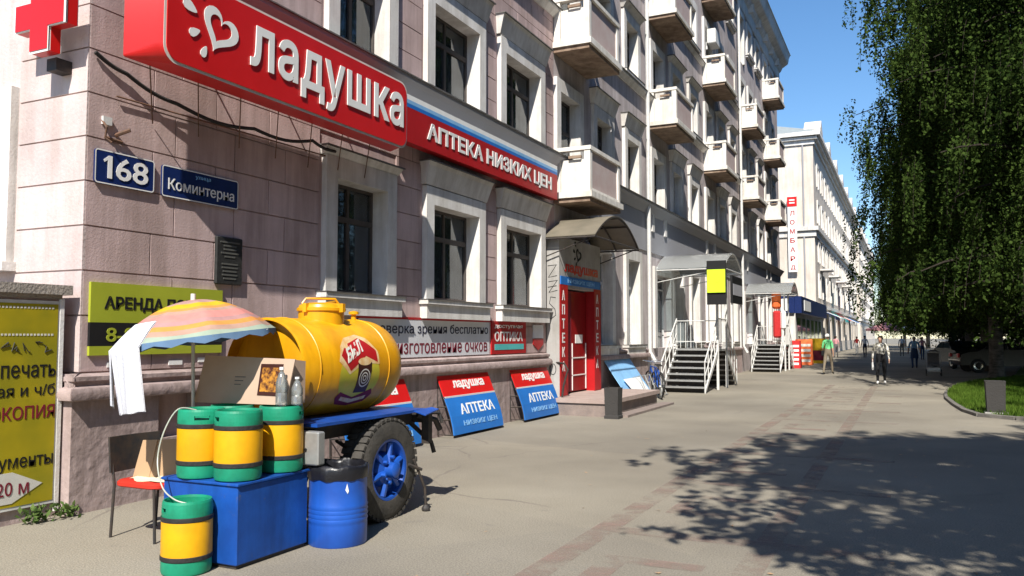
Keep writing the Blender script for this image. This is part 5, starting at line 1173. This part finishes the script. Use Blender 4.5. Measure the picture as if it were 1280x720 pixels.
tcopy(T2, (9.0, 82, 0), .4, 1.15, 'tallest distant birch closing the view on the right')
tcopy(T1, (15.5, 50, 0), 1.1, 1.0, 'birch across the road behind the right hand parked car')
tcopy(T2, (16.5, 66, 0), 2.6, 1.1, 'birch across the road, farthest to the right')
tcopy(T2, (-.5, 150, 0), 1.4, 1.0, 'far birch in the middle distance left of the row')
tcopy(T1, (2.5, 128, 0), .4, 1.05, 'far birch before the end of the street')
tcopy(T1, (4.5, 105, 0), 2.8, 1.0, 'small looking birch far down the pavement')
NT = make_tree(13.5, 4.5, 6.2, 60, 21, (4.35, 1.8, 0), 'birch standing beside the viewer whose crown shades the pavement', per=62, drop=(.4, 1.2), ls=.125, shape=.98)
tcopy(NT, (8.2, 4.4, 0), 2.0, 1.0, 'birch right of the view whose shade falls over the near right pavement')
for k, (x, y, rz, sc, lab) in enumerate(((10.5, -9, .3, 1.0, 'unseen birch added behind the viewer to block sky light'), (12, -1, 1.9, 1.05, 'unseen birch added level with the viewer to block sky light'), (12.5, 8, 3.1, 1.0, 'unseen birch added a few steps ahead right of the view to block sky light'),
        (11.5, 16.5, 4.4, 1.0, 'unseen birch added right of the near lawn to block sky light'), (12, 25, 5.6, 1.0, 'unseen birch added right of the lawn centre to block sky light'), (17, 12, 2.2, 1.1, 'unseen birch added in a deeper row to block sky light, nearer'), (18, 24, 2.9, 1.1, 'unseen birch added in a deeper row to block sky light, farther'))):
    tcopy(T1 if k % 2 else T2, (x, y, 0), rz, sc, lab)  # out of view, added to cut the sky fill on facade and shaded ground
# far hedge closing the park
P = np.concatenate([np.stack([rng.uniform(2.6, 60, 31000), rng.normal(63, 1., 31000), rng.uniform(0, 1, 31000)**.8*3.4], 1)]); V, F = leafcards(P, .24, 1.3, 0)
o = leaves('hedge', V, F, 'hedge', kind='stuff'); o['label'] = 'dark dense hedge at the far side of the park'; o['category'] = 'hedge'

# ------------------------------------------------------------------ people
def person(loc, rz, top, legs, label, h=1.68, stride=.18, hair='hair', sleeves='skin', cap=None, shoes='c_black', skirt=False, swing=.5, extra=None, wide=1.):
    t = thing('person', label, 'person', loc, rz, local=True)   # faces +y locally
    k = h/1.72; V = []; E = []; Rr = []; B = []
    def v(x, y, z, r, r2=None): V.append((x*k*wide if abs(x) < .3 else x*k, y*k, z*k)); Rr.append((r*k*wide, (r2 or r)*k*wide)); return len(V)-1
    def e(a, b, m): E.append((a, b)); B.append(m)
    pel = v(0, 0, .95, .135, .10); wa = v(0, .0, 1.10, .125, .09); ch = v(0, .01, 1.30, .155, .10); nk0 = v(0, 0, 1.44, .075); nk = v(0, .01, 1.50, .048); hd = v(0, .015, 1.575, .075, .08); hd2 = v(0, .01, 1.66, .078, .085); hd3 = v(0, 0, 1.715, .045)
    nose = v(0, .105, 1.60, .012)
    for a, b, m in ((pel, wa, 'legs'), (wa, ch, 'top'), (ch, nk0, 'top'), (nk0, nk, 'skin'), (nk, hd, 'skin'), (hd, hd2, 'skin'), (hd2, hd3, 'skin'), (hd, nose, 'skin')): e(a, b, m)
    for s in (-1, 1):
        sd = stride*s; hip = v(.09*s, 0, .90, .09); kn = v(.10*s, sd*.65+.02, .50, .062); an = v(.10*s, sd*1.1-(.05 if sd < 0 else 0), .09, .04); to = v(.11*s, sd*1.1+.13, .035, .035)
        e(pel, hip, 'legs'); e(hip, kn, 'legs'); e(kn, an, 'legs'); e(an, to, 'shoes')
        shd = v(.17*s, 0, 1.41, .062); el = v(.235*s, -swing*.12*s-.03, 1.13, .042); wr = v(.25*s, -swing*.3*s+.08, .90, .028); pm = v(.25*s, -swing*.32*s+.10, .83, .030, .018)
        e(nk0, shd, 'top'); e(shd, el, 'slv'); e(el, wr, 'arm'); e(wr, pm, 'skin')
        for q_ in range(4):
            f1 = v(.25*s+(q_-1.5)*.004, -swing*.32*s+.10+(q_-1.5)*.017, .785, .0085); f2 = v(.245*s, -swing*.32*s+.115+(q_-1.5)*.016, .75+.006*abs(q_-1.3), .007); e(pm, f1, 'skin'); e(f1, f2, 'skin')
        th = v(.235*s, -swing*.32*s+.135, .81, .009); e(pm, th, 'skin')
    me = bpy.data.meshes.new('person_skeleton'); me.from_pydata(V, E, []); ob = bpy.data.objects.new('p', me); COL.objects.link(ob)
    md = ob.modifiers.new('s', 'SKIN'); md.use_smooth_shade = True
    for i, d in enumerate(me.skin_vertices[0].data): d.radius = Rr[i]; d.use_root = (i == 0)
    ss = ob.modifiers.new('u', 'SUBSURF'); ss.levels = 1; ss.render_levels = 1
    bpy.context.view_layer.update(); bm = bpy.data.meshes.new_from_object(ob.evaluated_get(bpy.context.evaluated_depsgraph_get())); bpy.data.objects.remove(ob)
    names = ['top', 'legs', 'skin', 'shoes', 'slv', 'arm']; mm = {'top': top, 'legs': legs, 'skin': 'skin', 'shoes': shoes, 'slv': top, 'arm': sleeves}
    for q_ in names: bm.materials.append(M[mm[q_]])
    Va = np.array(V); C = np.array([p.center[:] for p in bm.polygons]); best = np.full(len(C), 1e9); idx = np.zeros(len(C), int)
    for (a, b), m_ in zip(E, B):
        A0, B0 = Va[a], Va[b]; d = B0-A0; tt = np.clip(((C-A0)@d)/(d@d), 0, 1); D = np.linalg.norm(C-(A0+tt[:, None]*d), axis=1); D -= (Rr[a][0]+(Rr[b][0]-Rr[a][0])*tt)*.8; s_ = D < best; best[s_] = D[s_]; idx[s_] = names.index(m_)
    bm.polygons.foreach_set('material_index', idx.astype(np.int32)); bm.shade_smooth(); link('body', bm, t)
    hz = 1.655*k
    m = MB(); rs = []
    for j in range(7):
        f = j/6*PI*.62; r = .098*k*math.sin(f)+.001; rs.append([(r*math.cos(2*PI*i/14), -.012*k+r*1.1*math.sin(2*PI*i/14)-(.02*k if j > 4 else 0), hz-.005+.10*k*math.cos(f)+(.055*k*max(0, math.sin(2*PI*i/14)) if j > 3 else 0)) for i in range(14)])
    m.rings(rs, True, False).build('hair' if not cap else 'cap', cap or hair, t, raw=True, smooth=True)
    m = MB()
    for s in (-1, 1): m.lathe([(0, -.008), (.008, 0), (0, .008)], (.032*s*k, .088*k, 1.625*k), 'y', 8)
    m.build('eyes', 'c_black', t, raw=True); MB().box(-.022*k, .022*k, .086*k, .094*k, 1.555*k, 1.563*k).build('mouth', 'c_red', t, raw=True)
    if skirt: MB().lathe([(.14*k, 1.04*k), (.17*k, .92*k), (.21*k, .55*k)], n=16, caps=False, sy=.75).build('skirt', legs, t, raw=True, smooth=True)
    if extra: extra(t, k)
    return t
def bag(t, k): MB().bbox(.24*k, .30*k, -.06*k, .16*k, .50*k, .78*k, .02).tube([(.27*k, .0, .78*k), (.27*k, .05*k, .88*k), (.27*k, .10*k, .78*k)], .008, 5).build('handbag', 'c_white', t, raw=True)
def sbag(t, k): MB().bbox(-.22*k, -.14*k, -.2*k, .05*k, .80*k, 1.02*k, .02).tube([(-.18*k, -.08*k, 1.0*k), (-.05*k, -.1*k, 1.3*k), (.12*k, .0, 1.45*k)], .01, 5).build('shoulder_bag', 'c_black', t, raw=True)
person((-.88, 31.7, 0), PI, 'blouse', 'c_black', 'woman in a white patterned blouse and black trousers walking towards the viewer', 1.66, .16, sleeves='blouse', extra=bag, wide=1.12, shoes='c_white', hair='hair')
person((-3.2, 38.8, 0), -.25, 'c_green', 'c_khaki', 'man in a bright green shirt and pale cap walking away', 1.76, .22, cap='c_white', extra=sbag)
person((.28, 48.5, 0), .1, 'c_blue', 'c_denim', 'person in a light blue top and denim skirt under the birches', 1.64, .1, skirt=True, wide=1.15, hair='hairg')
person((-3.1, 71, 0), .2, 'c_white', 'c_navy', 'distant person in a white shirt and navy trousers left of the woman', 1.72, .2)
person((-5.2, 70.5, 0), .0, 'c_pink', 'c_grey', 'distant person in pink by the white block shop front', 1.7, .15)
person((-4.3, 83, 0), .3, 'c_red', 'c_white', 'tiny distant person in a red top in mid street', 1.66, .12)
person((-.5, 78, 0), PI, 'c_white', 'c_khaki', 'distant person in white at the edge of the tree shade', 1.70, .2)
person((.9, 66, 0), PI+.2, 'c_pink', 'c_denim', 'distant person in a pink top deep in the tree shade', 1.62, .15, hair='hairg')
# pushchair beside the person in blue
t = thing('pushchair', 'loaded grey pushchair standing in shade at the near edge of the tree shadow', 'pushchair', (.95, 39.5, 0))
x, y = .95, 39.5
for dx in (-.28, .28):
    for dy in (-.35, .35): MB().tube([(x+dx, y+dy+.13*math.cos(a), .13+.13*math.sin(a)) for a in [2*PI*k/16 for k in range(17)]], .022, 5).build('wheel', 'rubber', t, smooth=True)
m = MB()
for dx in (-.26, .26): m.tube([(x+dx, y-.35, .13), (x+dx, y+.25, .62), (x+dx, y+.55, 1.0)], .015, 6).tube([(x+dx, y+.35, .13), (x+dx, y-.15, .55)], .015, 6)
m.tube([(x-.26, y+.55, 1.0), (x+.26, y+.55, 1.0)], .017, 6).build('frame', 'steel', t)
MB().rings([[(x-.22, y-.3, .42), (x+.22, y-.3, .42), (x+.22, y-.3, .48), (x-.22, y-.3, .48)], [(x-.22, y+.1, .45), (x+.22, y+.1, .45), (x+.22, y+.1, .55), (x-.22, y+.1, .55)], [(x-.22, y+.3, .95), (x+.22, y+.3, .95), (x+.22, y+.36, .95), (x-.22, y+.36, .95)]], True, True).build('seat', 'c_grey', t)
m = MB(); rs = []
for j in range(5):
    a = j/4*1.5; rs.append([(x+.24*math.cos(PI*i/8), y+.30-.34*math.sin(a)*1.0, .86+.26*math.sin(PI*i/8)*(1-.25*j/4)) for i in range(9)])
m.rings(rs, closed=False).build('hood', 'c_grey', t, smooth=True); MB().bbox(x-.25, x+.25, y-.38, y+.2, .18, .34, .04).build('basket', 'c_white', t)
# distant stall with pink awnings
for k, (x, y, mm, lab) in enumerate(((-2.0, 92, 'c_pink', 'pink market parasol left of the pair far along the pavement'), (.9, 93, 'c_white', 'white market parasol right of the pair under the trees'))):
    t = thing('market_parasol', lab, 'parasol', (x, y, 0)); m = MB(); m.rings([[(x+r*math.cos(2*PI*i/16), y+r*math.sin(2*PI*i/16), z) for i in range(16)] for r, z in ((.05, 3.1), (1.9, 2.45), (1.9, 2.25))], True); m.build('canopy', mm, t); MB().tube([(x, y, 0), (x, y, 3.1)], .03).build('pole', 'steel', t)
# ------------------------------------------------------------------ cars beyond the lawn
def car(loc, rz, label, paint='carp'):
    t = thing('parked_car', label, 'car', loc, rz, group='cars parked beyond the lawn', local=True)
    prof = [(-2.1, .35), (-2.15, .55), (-2.1, .85), (-1.75, .98), (-1.35, 1.02), (-.75, 1.38), (-.1, 1.45), (.6, 1.40), (1.25, 1.0), (1.9, .88), (2.12, .72), (2.15, .45), (2.05, .30)]
    # body built as stations across the width
    m = MB(); rs = []
    for wx in (-.82, -.80, -.66, 0, .66, .80, .82):
        f = abs(wx)/.82; rs.append([(wx*(1-.18*max(0, z-1.0)/.45), y*(1-.03*f**4), z*(1-.03*f**3) if z > .9 else z) for y, z in prof])
    m.rings(rs, True, True); m.build('body', paint, t, raw=True, smooth=True, angle=28)
    for s in (-1, 1):
        g = MB(); X_ = s*.79
        for ys in ((-1.15, -.72, -.12, -.12), (-.06, -.06, .55, 1.0)):
            g.add([(X_+s*.005, ys[0], 1.03), (X_+s*.005, ys[3], 1.03), (X_*.93+s*.01, ys[2], 1.33), (X_*.93+s*.01, ys[1], 1.33)], [(0, 1, 2, 3)])
        g.build('side_window', 'carglass', t, raw=True)
        for y in (-1.35, 1.35):
            w = MB().lathe([(.20, -.1), (.31, -.1), (.33, -.06), (.33, .06), (.31, .1), (.20, .1)], (s*.75, y, .33), 'x', 24).build('wheel', 'rubber', t, raw=True, smooth=True)
            MB().lathe([(.2, -.02), (.2, .11), (.06, .09), (0, .09)] if s > 0 else [(.2, .02), (.2, -.11), (.06, -.09), (0, -.09)], (s*.75, y, .33), 'x', 16).build('rim', 'chrome', w, raw=True)
        MB().bbox(s*.62-.12, s*.62+.12, 2.04, 2.13, .62, .76, .02).build('headlight', 'swhite', t, raw=True); MB().bbox(s*.62-.12, s*.62+.12, -2.16, -2.08, .70, .88, .02).build('tail_light', 'red', t, raw=True)
    for ya, za, yb, zb in ((.66, 1.385, 1.24, 1.015), (-1.32, 1.045, -.78, 1.37)): MB().add([(-.6, ya, za+.012), (.6, ya, za+.012), (.68, yb, zb+.012), (-.68, yb, zb+.012)], [(0, 1, 2, 3)]).build('windscreen', 'carglass', t, raw=True)
    MB().box(-.24, .24, 2.15, 2.165, .42, .53).build('number_plate', 'swhite', t, raw=True); MB().box(-.8, .8, 2.10, 2.17, .56, .60).box(-.8, .8, -2.17, -2.1, .56, .60).build('trim', 'chrome', t, raw=True)
    return t
car((4.0, 44.5, 0), -1.35, 'dark sedan parked in deep shade behind the front birch trunk')
car((8.1, 45.5, 0), -1.5, 'dark sedan parked at the right edge beyond the lawn')
car((2.4, 50, 0), .3, 'dark car in the shade beside the person in light blue')
print('blocks', nb)
